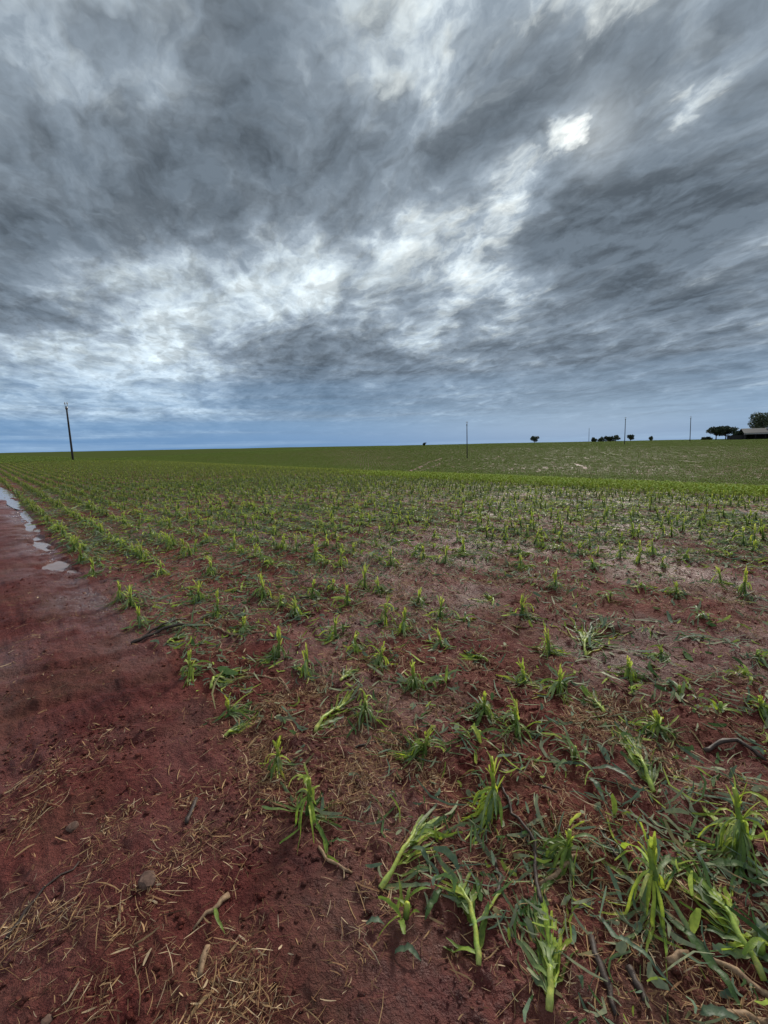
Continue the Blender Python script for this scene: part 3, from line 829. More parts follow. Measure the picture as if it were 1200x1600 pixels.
mid_protos = []
for i in range(14):
    if i < 7: pr = stub((0, 0, 0), (random.gauss(0, .02), random.gauss(0, .02), random.uniform(.10, .25)), FLAT, lod=1, leaves=random.randint(6, 9), spread=1.3)
    elif i < 11: pr = tuft((0, 0, 0), random.uniform(.10, .15), FLAT, lod=1, leaves=9)
    else: pr = lying((0, 0, 0), (random.uniform(.2, .3), .2, 0), FLAT, lod=1, leaves=6)
    mid_protos.append(proto('mid_%02d' % i, pr))
def whole(i):
    G = Geo()
    for j in range(8):
        az = random.uniform(0, 6.28); c = lerp(G_MID, G_FRESH, random.uniform(.1, .55))
        strip(G, (0, 0, random.uniform(.02, .14)), rdir(az, random.uniform(.6, 1.35)), random.uniform(.16, .32), .035, jit(lerp(c, G_MID, .3)), jit(c), FLAT, 1.6, 5, .4, .5)
    return bpy.data.objects.new('mid_%02d' % i, G.mesh('whole', M_LEAF_FAR))
mid_protos += [whole(14+i) for i in range(5)]
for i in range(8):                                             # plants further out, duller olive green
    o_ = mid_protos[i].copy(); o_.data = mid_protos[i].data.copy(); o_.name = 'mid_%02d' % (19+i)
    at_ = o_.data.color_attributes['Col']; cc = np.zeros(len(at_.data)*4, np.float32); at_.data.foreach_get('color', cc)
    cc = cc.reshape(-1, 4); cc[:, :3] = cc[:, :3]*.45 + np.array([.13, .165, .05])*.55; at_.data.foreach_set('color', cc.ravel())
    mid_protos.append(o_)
fi = np.array(far_ids)
crest = (ts[fi, 0] > 16.0+RNG.normal(0, .4, len(fi))) & (ts[fi, 1] < 20+RNG.normal(0, 2, len(fi)))
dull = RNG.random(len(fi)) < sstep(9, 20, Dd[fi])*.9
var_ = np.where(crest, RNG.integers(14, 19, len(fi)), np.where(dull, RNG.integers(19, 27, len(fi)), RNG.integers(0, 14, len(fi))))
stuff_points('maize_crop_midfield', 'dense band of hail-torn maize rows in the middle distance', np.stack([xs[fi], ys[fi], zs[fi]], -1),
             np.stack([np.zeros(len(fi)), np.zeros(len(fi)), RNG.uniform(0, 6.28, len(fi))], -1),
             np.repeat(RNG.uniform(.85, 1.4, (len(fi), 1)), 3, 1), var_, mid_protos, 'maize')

# far slope: short stretches of row, running up the opposite hillside, the flat left part along the track's direction
def row_segment(i):
    G = Geo()
    for q in range(11):
        bx = (q-5)*.185+random.uniform(-.05, .05)
        if random.random() < .08: continue
        for j in range(random.randint(4, 6)):
            az = random.uniform(0, 6.28); c = jit(random.choice([(.17, .25, .054), (.19, .26, .066), (.145, .212, .048), (.205, .255, .078)]))
            strip(G, (bx, random.gauss(0, .09), random.uniform(.0, .10)), rdir(az, random.uniform(.5, 1.3)), random.uniform(.18, .38), .06, c, jit(c), FLAT, 1.2, 3, .3, .5)
    return bpy.data.objects.new('seg_%d' % i, G.mesh('seg', M_LEAF_FAR))
segs = [row_segment(i) for i in range(6)]
# flat and crest part beyond the near rows, along the track direction
A = row_positions(ROW_T0, 44, 0, 420, 2.0)
ax_ = A[:, 0]*RN[0]+A[:, 1]*RD[0]; ay_ = A[:, 0]*RN[1]+A[:, 1]*RD[1]
D_ = np.hypot(ax_, ay_)
okA = ((D_ > 74) | (A[:, 0] > 26.8)) & (ay_ > 5) & (np.abs(ax_) < ay_*1.02+2)
A, ax_, ay_ = A[okA], ax_[okA], ay_[okA]
rz = np.full(len(ax_), math.pi/2-ROW_AZ)
# hillside rows, bending gently
H = []
for k in range(-480, 560):
    x0 = k*.62
    yy = np.arange(20, 400, 2.0) + RNG.uniform(-.2, .2, 190)
    xx = x0 + yy*(-.05) + 6*np.sin(yy/120+.4)
    H.append(np.stack([xx, yy], -1))
H = np.vstack(H)
tH, sH = ts_of(H[:, 0], H[:, 1])
okH = (tH > 44) & (tH < 285) & (np.hypot(H[:, 0], H[:, 1]) < 330) & (np.abs(H[:, 0]) < H[:, 1]*1.0+3)
trk = np.zeros(len(H), bool)
def track_line(pts, w):
    global trk
    pts = [np.array(P(*q))[:2] for q in pts]
    for a, b_ in zip(pts[:-1], pts[1:]):
        ab = b_-a; tt = np.clip(((H-a)@ab)/(ab@ab), 0, 1); dist = np.hypot(*(H-(a+tt[:, None]*ab)).T)
        trk |= dist < w
track_line([(655, 736), (690, 724), (720, 713)], .26); track_line([(632, 738), (668, 724), (690, 716)], .26)
track_line([(850, 704), (895, 722), (935, 742)], .16)
okH &= ~trk
okH &= RNG.random(len(H)) < .97
H = H[okH]
hz = base_z(H[:, 0], H[:, 1]); hz2 = base_z(H[:, 0], H[:, 1]+1.0)
FX = np.concatenate([ax_, H[:, 0]]); FY = np.concatenate([ay_, H[:, 1]])
FZ = base_z(FX, FY)
rotz = np.concatenate([rz, np.full(len(H), math.pi/2+.05)])
slope = np.concatenate([np.zeros(len(ax_)), np.arctan(hz2-hz)])
flip = RNG.random(len(FX)) < .5
rotz = rotz + flip*math.pi; slope = np.where(flip, -slope, slope)
n_ = len(FX)
stuff_points('maize_crop_hillside', 'green maize crop covering the far hillside up to the horizon', np.stack([FX, FY, FZ], -1),
             np.stack([np.zeros(n_), -slope, rotz], -1), np.stack([np.ones(n_), np.ones(n_)*RNG.uniform(.85, 1.2, n_), RNG.uniform(.8, 1.25, n_)], -1),
             RNG.integers(0, 6, n_), segs, 'maize')

# ------------------------------------------------------------------ litter: straw, shreds and crumbs, past counting
def gh_arr(x, y):
    i = np.clip((x-_GX0)/_GS, 0, len(_gx)-1.01); j = np.clip((y-_GY0)/_GS, 0, len(_gy)-1.01)
    i0 = i.astype(int); j0 = j.astype(int); fx = i-i0; fy = j-j0
    g = ((_GH[j0, i0]*(1-fx)+_GH[j0, i0+1]*fx)*(1-fy) + (_GH[j0+1, i0]*(1-fx)+_GH[j0+1, i0+1]*fx)*fy)
    far = (x < _GX0) | (x > 15.9) | (y < _GY0) | (y > 16.9)
    if far.any(): g[far] = height(x[far], y[far])
    return g

def sample_area(rings, half=math.radians(66)):
    X, Y = [], []
    for (r0, r1, dens) in rings:
        n = int(dens*half*(r1*r1-r0*r0))
        r = np.sqrt(RNG.uniform(r0*r0, r1*r1, n)); a = RNG.uniform(-half, half, n)
        X.append(r*np.sin(a)); Y.append(r*np.cos(a))
    return np.concatenate(X), np.concatenate(Y)

def clumps(x, y, spots):
    w = np.zeros_like(x)
    for (px, py, rad, amp) in spots:
        c = P(px, py); w += amp*np.exp(-((x-c.x)**2+(y-c.y)**2)/(rad*rad))
    return w

def litter(name, label, cat, x, y, L, Wd, cols, mat, curl=.6, layer=.006, tilt=.015, seg=3, az=None):
    n = len(x); a = RNG.uniform(0, 2*math.pi, n) if az is None else az
    k = RNG.normal(0, curl, n)
    px, py = x.copy(), y.copy(); V = np.zeros((n, seg+1, 2, 3), np.float32)
    off = np.abs(RNG.normal(0, layer, n))+.0025
    t0, t1 = RNG.normal(0, tilt, n), RNG.normal(0, tilt, n)
    bank = RNG.normal(0, .5, n)
    for i in range(seg+1):
        f = i/seg
        prof = (1-.55*abs(f*2-1)**2)
        sx, sy = -np.sin(a)*Wd*.5*prof, np.cos(a)*Wd*.5*prof
        g = gh_arr(px, py)+off+np.maximum(0, t0*(1-f)+t1*f)
        V[:, i, 0] = np.stack([px-sx, py-sy, np.maximum(g-Wd*.5*prof*bank, g-off*.8)], -1)
        V[:, i, 1] = np.stack([px+sx, py+sy, np.maximum(g+Wd*.5*prof*bank, g-off*.8)], -1)
        px = px+np.cos(a)*L/seg; py = py+np.sin(a)*L/seg; a = a+k
    b = (np.arange(n)*(seg+1)*2)[:, None]
    q = np.concatenate([b+np.array([[2*i, 2*i+1, 2*i+3, 2*i+2]]) for i in range(seg)])
    me = mesh_np(name, V.reshape(-1, 3), q, mat)
    set_col(me, np.repeat(cols, (seg+1)*2, 0))
    return link(name, me, kind='stuff', label=label, category=cat)

def pick_cols(n, pal, p, j=.25):
    c = np.array(pal)[RNG.choice(len(pal), n, p=p)]
    return c*RNG.uniform(1-j, 1+j, (n, 1))

STRAW_SPOTS = [(400, 1195, 0.2, 3.68),
    (385, 1160, 0.18, 2.53),
    (430, 1100, 0.28, 1.84),
    (340, 1090, 0.15, 1.38),
    (480, 1160, 0.25, 1.15),
    (60, 1290, 0.2, 1.28),
    (150, 1320, 0.22400000000000003, 1.52),
    (250, 1325, 0.16000000000000003, 1.44),
    (90, 1400, 0.2, 1.44),
    (190, 1345, 0.16000000000000003, 1.28),
    (290, 1280, 0.144, 1.44),
    (160, 1480, 0.10400000000000001, 1.76),
    (140, 1545, 0.096, 1.76),
    (360, 1500, 0.11200000000000002, 1.44),
    (400, 1560, 0.12, 1.6),
    (330, 1570, 0.096, 0.8),
    (560, 1130, 0.3, 1.38),
    (620, 1150, 0.25, 1.61),
    (880, 1440, 0.2, 2.18),
    (980, 1490, 0.25, 2.76),
    (1070, 1430, 0.2, 2.76),
    (930, 1560, 0.2, 1.84),
    (830, 1340, 0.2, 1.95),
    (1160, 1240, 0.15, 2.76),
    (1045, 1195, 0.15, 2.99),
    (930, 1110, 0.2, 1.84),
    (730, 1040, 0.2, 1.61),
    (560, 1350, 0.15, 1.38),
    (620, 1280, 0.12, 1.72),
    (580, 1250, 0.2, 1.38),
    (680, 1190, 0.2, 1.15),
    (1140, 1560, 0.2, 2.3),
    (30, 1230, 0.16000000000000003, 0.64),
    (120, 1180, 0.2, 0.48),
    (300, 1190, 0.11200000000000002, 0.48),
    (60, 990, 0.2, 0.48),
    (370, 960, 0.4, 1.38),
    (300, 980, 0.3, 1.49),
    (1090, 950, 0.3, 1.61),
    (900, 1280, 0.25, 0.8),
    (420, 1400, 0.16000000000000003, 0.4),
    (520, 1240, 0.15, 0.57),
    (700, 1560, 0.12, 0.69),
    (520, 1500, 0.15, 0.4)]
x, y = sample_area([(.55, 3, 11000), (3, 6, 3600), (6, 12, 1000), (12, 22, 200)])
t, s = ts_of(x, y)
fld = sstep(ROAD_EDGE-.1, ROAD_EDGE+.5, t)
patchy = sstep(.42, .72, fbm(x*1.6, y*1.6, 4, 201)); patchy2 = sstep(.45, .7, fbm(x*5, y*5, 3, 211))
w = fld*(.17+.75*patchy)*(.35+1.0*patchy2) + (1-fld)*(.012+.10*sstep(.54, .72, fbm(t*2.5, s*1.0, 3, 221))*(.2+patchy2)) + .36*clumps(x, y, STRAW_SPOTS)*(.12+1.1*patchy2)
w = w*(1-pud_mask(x, y)*.9)
sel = RNG.random(len(x)) < w; x, y = x[sel], y[sel]; n = len(x)
D = np.hypot(x, y)
litter('straw', 'dry tan straw and stubble residue strewn over the red soil', 'straw', x, y, RNG.gamma(1.1, .024, n)+.006+.004*D/3, (.0007+RNG.gamma(1.4, .0008, n))*(1+D/8),
       pick_cols(n, [(.46, .29, .155), (.30, .165, .09), (.16, .08, .05), (.62, .46, .30)], [.32, .32, .22, .14]), M_STRAW, .14, .005, .007)

SHRED_SPOTS = [(px, py, .14*max(.8, to_px(P(px, py))[2]/4), 1.2) for (px, py) in used_px] + [
    (1070,1290,.15,2.0), (1100,1340,.15,2.0), (960,1280,.14,1.6), (985,1340,.12,1.5), (700,1290,.12,1.2), (650,1330,.1,.9), (1180,1400,.15,1.6), (800,1400,.12,1.6),
    (990,1150,.2,1.8), (1050,1060,.25,.9), (1110,1010,.3,1.2), (950,980,.3,1.2), (700,1150,.15,.9), (370,1060,.2,1.3), (900,1560,.12,1.0), (780,1310,.15,.8)]
x, y = sample_area([(.9, 3, 1000), (3, 6, 1100), (6, 12, 850), (12, 24, 330)])
t, s = ts_of(x, y); D = np.hypot(x, y)
fld = sstep(ROAD_EDGE+.0, ROAD_EDGE+.3, t)
rowness = .5+.5*np.cos(2*math.pi*(t-ROW_T0)/ROW_GAP)
patchy = sstep(.40, .66, fbm(x*.9, y*.9, 4, 301))
w = fld*((.08+.38*patchy*(.35+.65*rowness)) + .55*sstep(5, 9, D)*(.35+.65*patchy)) + .26*clumps(x, y, SHRED_SPOTS)*fld
sel = RNG.random(len(x)) < w; x, y = x[sel], y[sel]; n = len(x); D = np.hypot(x, y)
litter('leaf_shreds', 'grey-green shreds of maize leaf beaten off by hail and strewn along the rows', 'leaf litter', x, y, (RNG.gamma(1.8, .030, n)+.015)*(1+D/30), (.003+RNG.gamma(2, .003, n))*(1+D/16),
       pick_cols(n, [G_BLUE, G_DARK, (.30, .33, .21), lerp(G_MID, G_FRESH, .4), (.22, .20, .10)], [.30, .14, .34, .12, .10]), M_SHRED, .4, .008, .022)

# crumbs of soil
_ico = []
_ph = (1+5**.5)/2
for a_ in (-1, 1):
    for b_ in (-_ph, _ph): _ico += [(0, a_, b_), (a_, b_, 0), (b_, 0, a_)]
_ico = np.array(_ico)/math.hypot(1, _ph)
_fa = []
for i in range(12):
    for j in range(i+1, 12):
        for k in range(j+1, 12):
            e = [np.linalg.norm(_ico[p_]-_ico[q_]) for p_, q_ in ((i, j), (j, k), (i, k))]
            if max(e) < 1.1:
                nn = np.cross(_ico[j]-_ico[i], _ico[k]-_ico[i]); _fa.append((i, j, k) if nn@_ico[i] > 0 else (i, k, j))
_fa = np.array(_fa)
x, y = sample_area([(.55, 3, 1500), (3, 7, 240)])
sel = RNG.random(len(x)) < .15+.85*sstep(.42, .64, fbm(x*2, y*2, 4, 401)); x, y = x[sel], y[sel]; n = len(x)
rad = RNG.gamma(1.6, .0024, n)+.0015
Vv = _ico[None]*RNG.uniform(.65, 1.25, (n, 12, 1))*np.stack([np.ones(n), RNG.uniform(.7, 1.1, n), RNG.uniform(.5, .8, n)], -1)[:, None, :]*rad[:, None, None]
an = RNG.uniform(0, 6.28, n); ca, sa = np.cos(an)[:, None], np.sin(an)[:, None]
Vr = np.stack([Vv[..., 0]*ca-Vv[..., 1]*sa, Vv[..., 0]*sa+Vv[..., 1]*ca, Vv[..., 2]], -1) + np.stack([x, y, gh_arr(x, y)+rad*.3], -1)[:, None, :]
link('soil_crumbs', mesh_np('soil_crumbs', Vr.reshape(-1, 3), (_fa[None]+(np.arange(n)*12)[:, None, None]).reshape(-1, 3), M_SOIL, False), kind='stuff', label='small crumbs and clods of red soil', category='soil')

# ------------------------------------------------------------------ sticks, roots and torn leaves that can be told apart
def stick(pix, r0, r1, mat, label, name='dry_stalk', cat='stalk', lift=.0):
    pts = [P(*q) for q in pix]; fine = []
    for a_, b_ in zip(pts[:-1], pts[1:]):
        m_ = max(3, int((b_-a_).length/.03))
        for i in range(m_): fine.append(a_.lerp(b_, i/m_))
    fine.append(pts[-1])
    for _ in range(2):
        fine = [fine[0]] + [(fine[i-1]+fine[i]*2+fine[i+1])/4 for i in range(1, len(fine)-1)] + [fine[-1]]
    n_ = len(fine); rad = []; o = fine[0].copy(); P2 = []
    for i, q in enumerate(fine):
        f = i/(n_-1); r = r0+(r1-r0)*f; r *= 1+random.uniform(-.12, .12)+(.18 if i % 6 == 3 else 0)
        w_ = Vector((random.gauss(0, .004), random.gauss(0, .004), 0))
        q = q+w_; q.z = ground(q.x, q.y)+r*.7+lift*math.sin(math.pi*f)
        P2.append(q-o); rad.append(r)
    g = Geo(); tube(g, P2, rad, (.1, .1, .1), 8, .24)
    ob = link(name, g.mesh(name, mat)); ob.location = o
    return tag(ob, label, cat)
S = stick
S([(3,1462),(64,1389),(126,1342)], .006, .003, M_DARKWOOD, 'long dark stick lying in straw at the left edge of the track')
S([(304,1452),(332,1424),(358,1400)], .0035, .009, M_TANWOOD, 'short thick pale stalk splinter on the track near the bottom')
S([(311,1531),(322,1482)], .009, .008, M_TANWOOD, 'red-brown stub of old stalk at the bottom of the track')
S([(289,1287),(300,1264),(309,1246)], .009, .008, M_DARKWOOD, 'dark stalk stub beside a straw heap on the track')
S([(206,1006),(258,989),(320,977)], .014, .009, M_DARKWOOD, 'thick dark old stalk reaching out of the first row onto the track', lift=.02)
S([(225,995),(258,984),(292,968)], .009, .006, M_DARKWOOD, 'thinner dark stalk lying behind the thick dark one by the track', lift=.03)
S([(321,972),(345,985),(367,993),(412,989)], .010, .007, M_TANWOOD, 'brown bent root behind the pale-ribbed maize plant', 'root', 'root')
S([(358,1047),(408,1052),(442,1060),(454,1081)], .006, .005, M_TANWOOD, 'tan curved root in front of the plant with a long left leaf', 'root', 'root')
S([(498,1322),(517,1347),(550,1363)], .006, .005, M_TANWOOD, 'curved tan root lying alone on bare soil left of the long fallen stalk', 'root', 'root')
S([(782,1223),(800,1271),(837,1315),(836,1377),(848,1410)], .005, .009, M_DARKWOOD, 'long dark root winding down behind the flattened plant at the bottom edge', 'root', 'root', lift=.015)
S([(903,1333),(881,1355),(841,1370)], .008, .006, M_TANWOOD, 'grey-brown branched root piece crossing the winding dark root', 'root', 'root', lift=.02)
S([(925,1462),(936,1509),(962,1592)], .010, .008, M_DARKWOOD, 'black rotted stalk right of the flattened plant at the bottom edge')
S([(1101,1172),(1130,1161),(1163,1172),(1199,1192)], .011, .009, M_DARKWOOD, 'black arched root on bare soil at the right edge', 'root', 'root', lift=.015)
S([(1097,1480),(1156,1520),(1205,1556)], .006, .010, M_TANWOOD, 'long orange-brown stalk running out of the lower right edge')
S([(1046,1498),(1075,1486)], .009, .008, M_TANWOOD, 'short pale chopped stalk piece below the tall upright stub')
S([(1130,1579),(1165,1584),(1202,1595)], .008, .009, M_TANWOOD, 'pale split stalk in the bottom right corner')
S([(786,1190),(826,1216),(870,1238)], .003, .005, M_DARKWOOD, 'thin straight brown twig right of the folded yellow-green plant', 'twig', 'twig')
S([(984,1510),(995,1540),(1013,1572)], .011, .007, M_DARKWOOD, 'dark rotted stump lying near the bottom edge right of centre')
S([(630,1027),(613,1060),(615,1070)], .003, .003, M_TANWOOD, 'small forked twig left of the slim upright stub', 'twig', 'twig')
S([(413,1052),(447,1067),(453,1083)], .005, .004, M_TANWOOD, 'short hooked root left of the stout bright stub', 'root', 'root')
S([(553,1167),(570,1160),(587,1157)], .006, .004, M_DARKWOOD, 'dark stalk scrap left of the bushy bent clump')
S([(468,937),(485,932),(500,930)], .010, .007, M_DARKWOOD, 'dark stalk piece behind the loose line of small stubs')
S([(1035,1425),(1052,1448),(1070,1470)], .006, .005, M_DARKWOOD, 'dark twig below the foot of the tall upright stub', 'twig', 'twig')
S([(940,1290),(955,1330),(975,1352)], .004, .006, M_DARKWOOD, 'dark root strand between the yellow-topped stub and the tall upright stub', 'root', 'root')
S([(770,1330),(785,1375),(775,1400)], .006, .008, M_DARKWOOD, 'dark root knot left of the flattened plant at the bottom edge', 'root', 'root')

def loose(pix, w, c, label):
    pts = [P(*q) for q in pix]; o = pts[0].copy(); fine = []
    for a_, b_ in zip(pts[:-1], pts[1:]):
        for i in range(6): fine.append(a_.lerp(b_, i/6))
    fine.append(pts[-1]); n_ = len(fine)
    g = Geo(); V, C, Fc = [], [], []
    for i, q in enumerate(fine):
        f = i/(n_-1); d = (fine[min(i+1, n_-1)]-fine[max(i-1, 0)]); d.z = 0; d.normalize(); sd = Vector((-d.y, d.x, 0))
        ww = w*.5*min(1, .5+2*f)*(1-max(0, (f-.5)/.5)**1.7*.85)
        z0 = ground(q.x, q.y)+.007+.018*math.sin(math.pi*f)*random.uniform(.7, 1.2)
        a_, m_, b_ = q-sd*ww*random.uniform(.7, 1.15), q.copy(), q+sd*ww*random.uniform(.7, 1.15)
        m_.z = z0; a_.z = z0+ww*.45; b_.z = z0+ww*.3
        V += [tuple(a_-o), tuple(m_-o), tuple(b_-o)]; C += [jit(c, .12), tuple(v*1.3 for v in c), jit(c, .12)]
        if i < n_-1: k = 3*i; Fc += [(k, k+1, k+4, k+3), (k+1, k+2, k+5, k+4)]
    g.add(V, Fc, C)
    ob = link('torn_leaf', g.mesh('torn_leaf', M_LEAF)); ob.location = o
    tag(ob, label, 'leaf', 'torn leaves on the ground')
LB = (.13, .19, .125)
loose([(918,1212),(932,1230),(947,1253)], .026, LB, 'torn blue-green leaf hanging down left of the flattened frayed plant')
loose([(925,1198),(960,1208),(997,1232)], .030, LB, 'broad blue-green leaf pointing at the foot of the flattened frayed plant')
loose([(936,1429),(965,1470),(995,1485),(1057,1542)], .020, G_BLUE, 'long narrow curved leaf on straw below the tall upright stub')
loose([(1042,1425),(1085,1478),(1130,1530),(1163,1579)], .030, G_DARK, 'long dark leaf running from the tall upright stub toward the bottom right')
loose([(1094,1588),(1120,1588),(1160,1597)], .030, LB, 'pale blue-green leaf at the bottom edge near the right corner')
loose([(1105,1350),(1150,1356),(1204,1368)], .034, lerp(G_MID, G_BLUE, .5), 'broad leaf stretched level to the right edge')
loose([(1097,1264),(1118,1292),(1141,1312)], .026, lerp(G_MID, G_FRESH, .4), 'light green leaf left of the leaning stub near the right edge')
loose([(617,1487),(640,1490),(658,1503)], .024, LB, 'short blunt leaf alone on bare soil left of the leaning broken stalk')
loose([(572,1447),(600,1446)], .022, G_BLUE, 'small grey leaf scrap below the grassy tuft')
loose([(513,1313),(528,1318),(546,1314)], .016, G_DARK, 'small dark leaf on bare soil right of the lone upright plant')
loose([(438,973),(455,970),(480,962)], .030, LB, 'grey leaf behind the plant with a long left leaf')
loose([(590,1068),(625,1072),(632,1078)], .020, G_DARK, 'thin dark leaf left of the slim upright stub')
loose([(923,1050),(950,1062),(978,1074)], .026, (.25, .29, .13), 'pale narrow leaf left of the rounded bright clump')
loose([(265,1008),(300,975),(304,945)], .020, G_DARK, 'upright dark blade leaning over the dark old stalk beside the track')
loose([(322,935),(290,945),(265,950)], .040, G_DARK, 'dark green leaf pressed flat between the first and second rows')
loose([(640,1330),(660,1345),(672,1360)], .022, LB, 'grey-green leaf scrap right of the long straight fallen stalk')
loose([(1060,1005),(1100,1000),(1150,1008)], .030, LB, 'grey leaf strip lying level on open soil near the right side')
loose([(690,1395),(672,1425),(664,1440)], .020, G_DARK, 'dark leaf left of the leaning broken stalk')
loose([(902,1535),(910,1552)], .018, LB, 'tiny grey-green scrap right of the plant fanned at the bottom edge')
loose([(1180,1440),(1190,1470),(1188,1500)], .024, G_BLUE, 'upright blue-green leaf by the right edge near the long fallen stalk')
loose([(336,1420),(340,1445),(352,1462)], .012, G_MID, 'small green sprig on the track by the pale stalk splinter')

def rock(px, py, size, label, seed, mat):
    b = P(px, py); rs = random.Random(seed)
    import bmesh
    bm = bmesh.new(); bmesh.ops.create_icosphere(bm, subdivisions=2, radius=1)
    for v in bm.verts:
        k = max(-.62, min(.62, v.co.z)); v.co.z = k
        v.co.x = max(-.8, min(.72, v.co.x)); v.co *= rs.uniform(.90, 1.08)
        v.co = Vector((v.co.x*size[0], v.co.y*size[1], v.co.z*size[2]))
    me = bpy.data.meshes.new('clod'); bm.to_mesh(me); bm.free(); me.materials.append(mat)
    o = link('clod', me); o.location = b+Vector((0, 0, size[2]*.25)); o.rotation_euler = (.2, -.15, rs.uniform(0, 3))
    return tag(o, label, 'clod')
mt, T, bs = new_mat('clod'); M_CLOD = mt
T.inp(bs.inputs['Base Color'], T.ramp(T.noise(T.new('ShaderNodeTexCoord').outputs['Object'], 60, 4, .6), [(.35, (.085, .045, .033)), (.65, (.19, .11, .08))])); bs.inputs['Roughness'].default_value = .9
rock(231, 1378, (.036, .030, .024), 'angular brown clod lying alone on the track', 3, M_CLOD)
rock(113, 1289, (.028, .020, .018), 'small dark clod in the straw on the left of the track', 5, M_CLOD)
rock(72, 1592, (.016, .014, .012), 'little grey pebble at the bottom edge of the track', 8, M_CLOD)

# ------------------------------------------------------------------ utility poles
def simple_mat(name, c, rough=.6, metal=0.0):
    mt, T, bs = new_mat(name)
    n = T.noise(T.new('ShaderNodeTexCoord').outputs['Object'], 3, 5, .6)
    T.inp(bs.inputs['Base Color'], T.mix(T.ramp(n, [(.3, 0.0), (.7, 1.0)]), tuple(v*.75 for v in c), tuple(min(1, v*1.15) for v in c)))
    bs.inputs['Roughness'].default_value = rough; bs.inputs['Metallic'].default_value = metal
    return mt
M_INS = simple_mat('porcelain', (.62, .62, .60), .25); M_STEEL = simple_mat('galvanised_steel', (.30, .31, .32), .5, .8)

def put(name, g, mat, parent):
    me = g.mesh(name, mat); return link(name, me, parent)
def pole(px, py, dist, hgt, lean_px, label, r=.14, fork=False):
    d = pdir(px, py); k = dist/math.hypot(d.x, d.y); x, y = d.x*k, d.y*k; z = float(base_z(np.array([x]), np.array([y]))[0])
    e = link('utility_pole', None); e.location = (x, y, z); tag(e, label, 'utility pole', 'utility poles across the field')
    tip = Vector((lean_px*hgt, 0, hgt))
    g = Geo(); tube(g, [tip*f - Vector((0, 0, .5 if f == 0 else 0)) for f in (0, .25, .5, .75, 1.0)], [r, r*.93, r*.86, r*.78, r*.70], (.1, .1, .1), 12, .02); put('shaft', g, M_POLE, e)
    g = Geo(); tube(g, [tip-Vector((0, 0, .35)), tip+Vector((0, 0, .06))], [r*1.1, r*1.1], (.1, .1, .1), 12); put('cap_band', g, M_STEEL, e)
    for sx in (-1, 1):
        g = Geo(); tube(g, [tip+Vector((sx*r*.5, 0, 0)), tip+Vector((sx*.17, 0, .22)), tip+Vector((sx*.17, 0, .40))], [.03, .03, .03], (.1, .1, .1), 6); br = put('bracket', g, M_STEEL, e)
        g = Geo(); c = tip+Vector((sx*.17, 0, .38))
        tube(g, [c, c+Vector((0, 0, .05)), c+Vector((0, 0, .10)), c+Vector((0, 0, .17)), c+Vector((0, 0, .26)), c+Vector((0, 0, .32))], [.06, .10, .07, .10, .08, .03], (.6, .6, .6), 10)
        put('insulator', g, M_INS, e)
    return e
pole(115, 726, 82, 8.05, -.004, 'dark utility pole leaning left, nearest one on the left side', .155)
pole(730, 712, 119, 9.0, -.02, 'slim upright utility pole standing in the middle of the hillside', .13)
pole(976, 693, 186, 9.3, -.03, 'taller of the poles at the horizon, in front of the low bushes', .15)
pole(1078, 690, 214, 9.2, -.05, 'utility pole at the horizon left of the two round trees', .15)
pole(920, 692, 330, 8.6, -.03, 'small distant utility pole at the horizon left of the low bushes', .15)

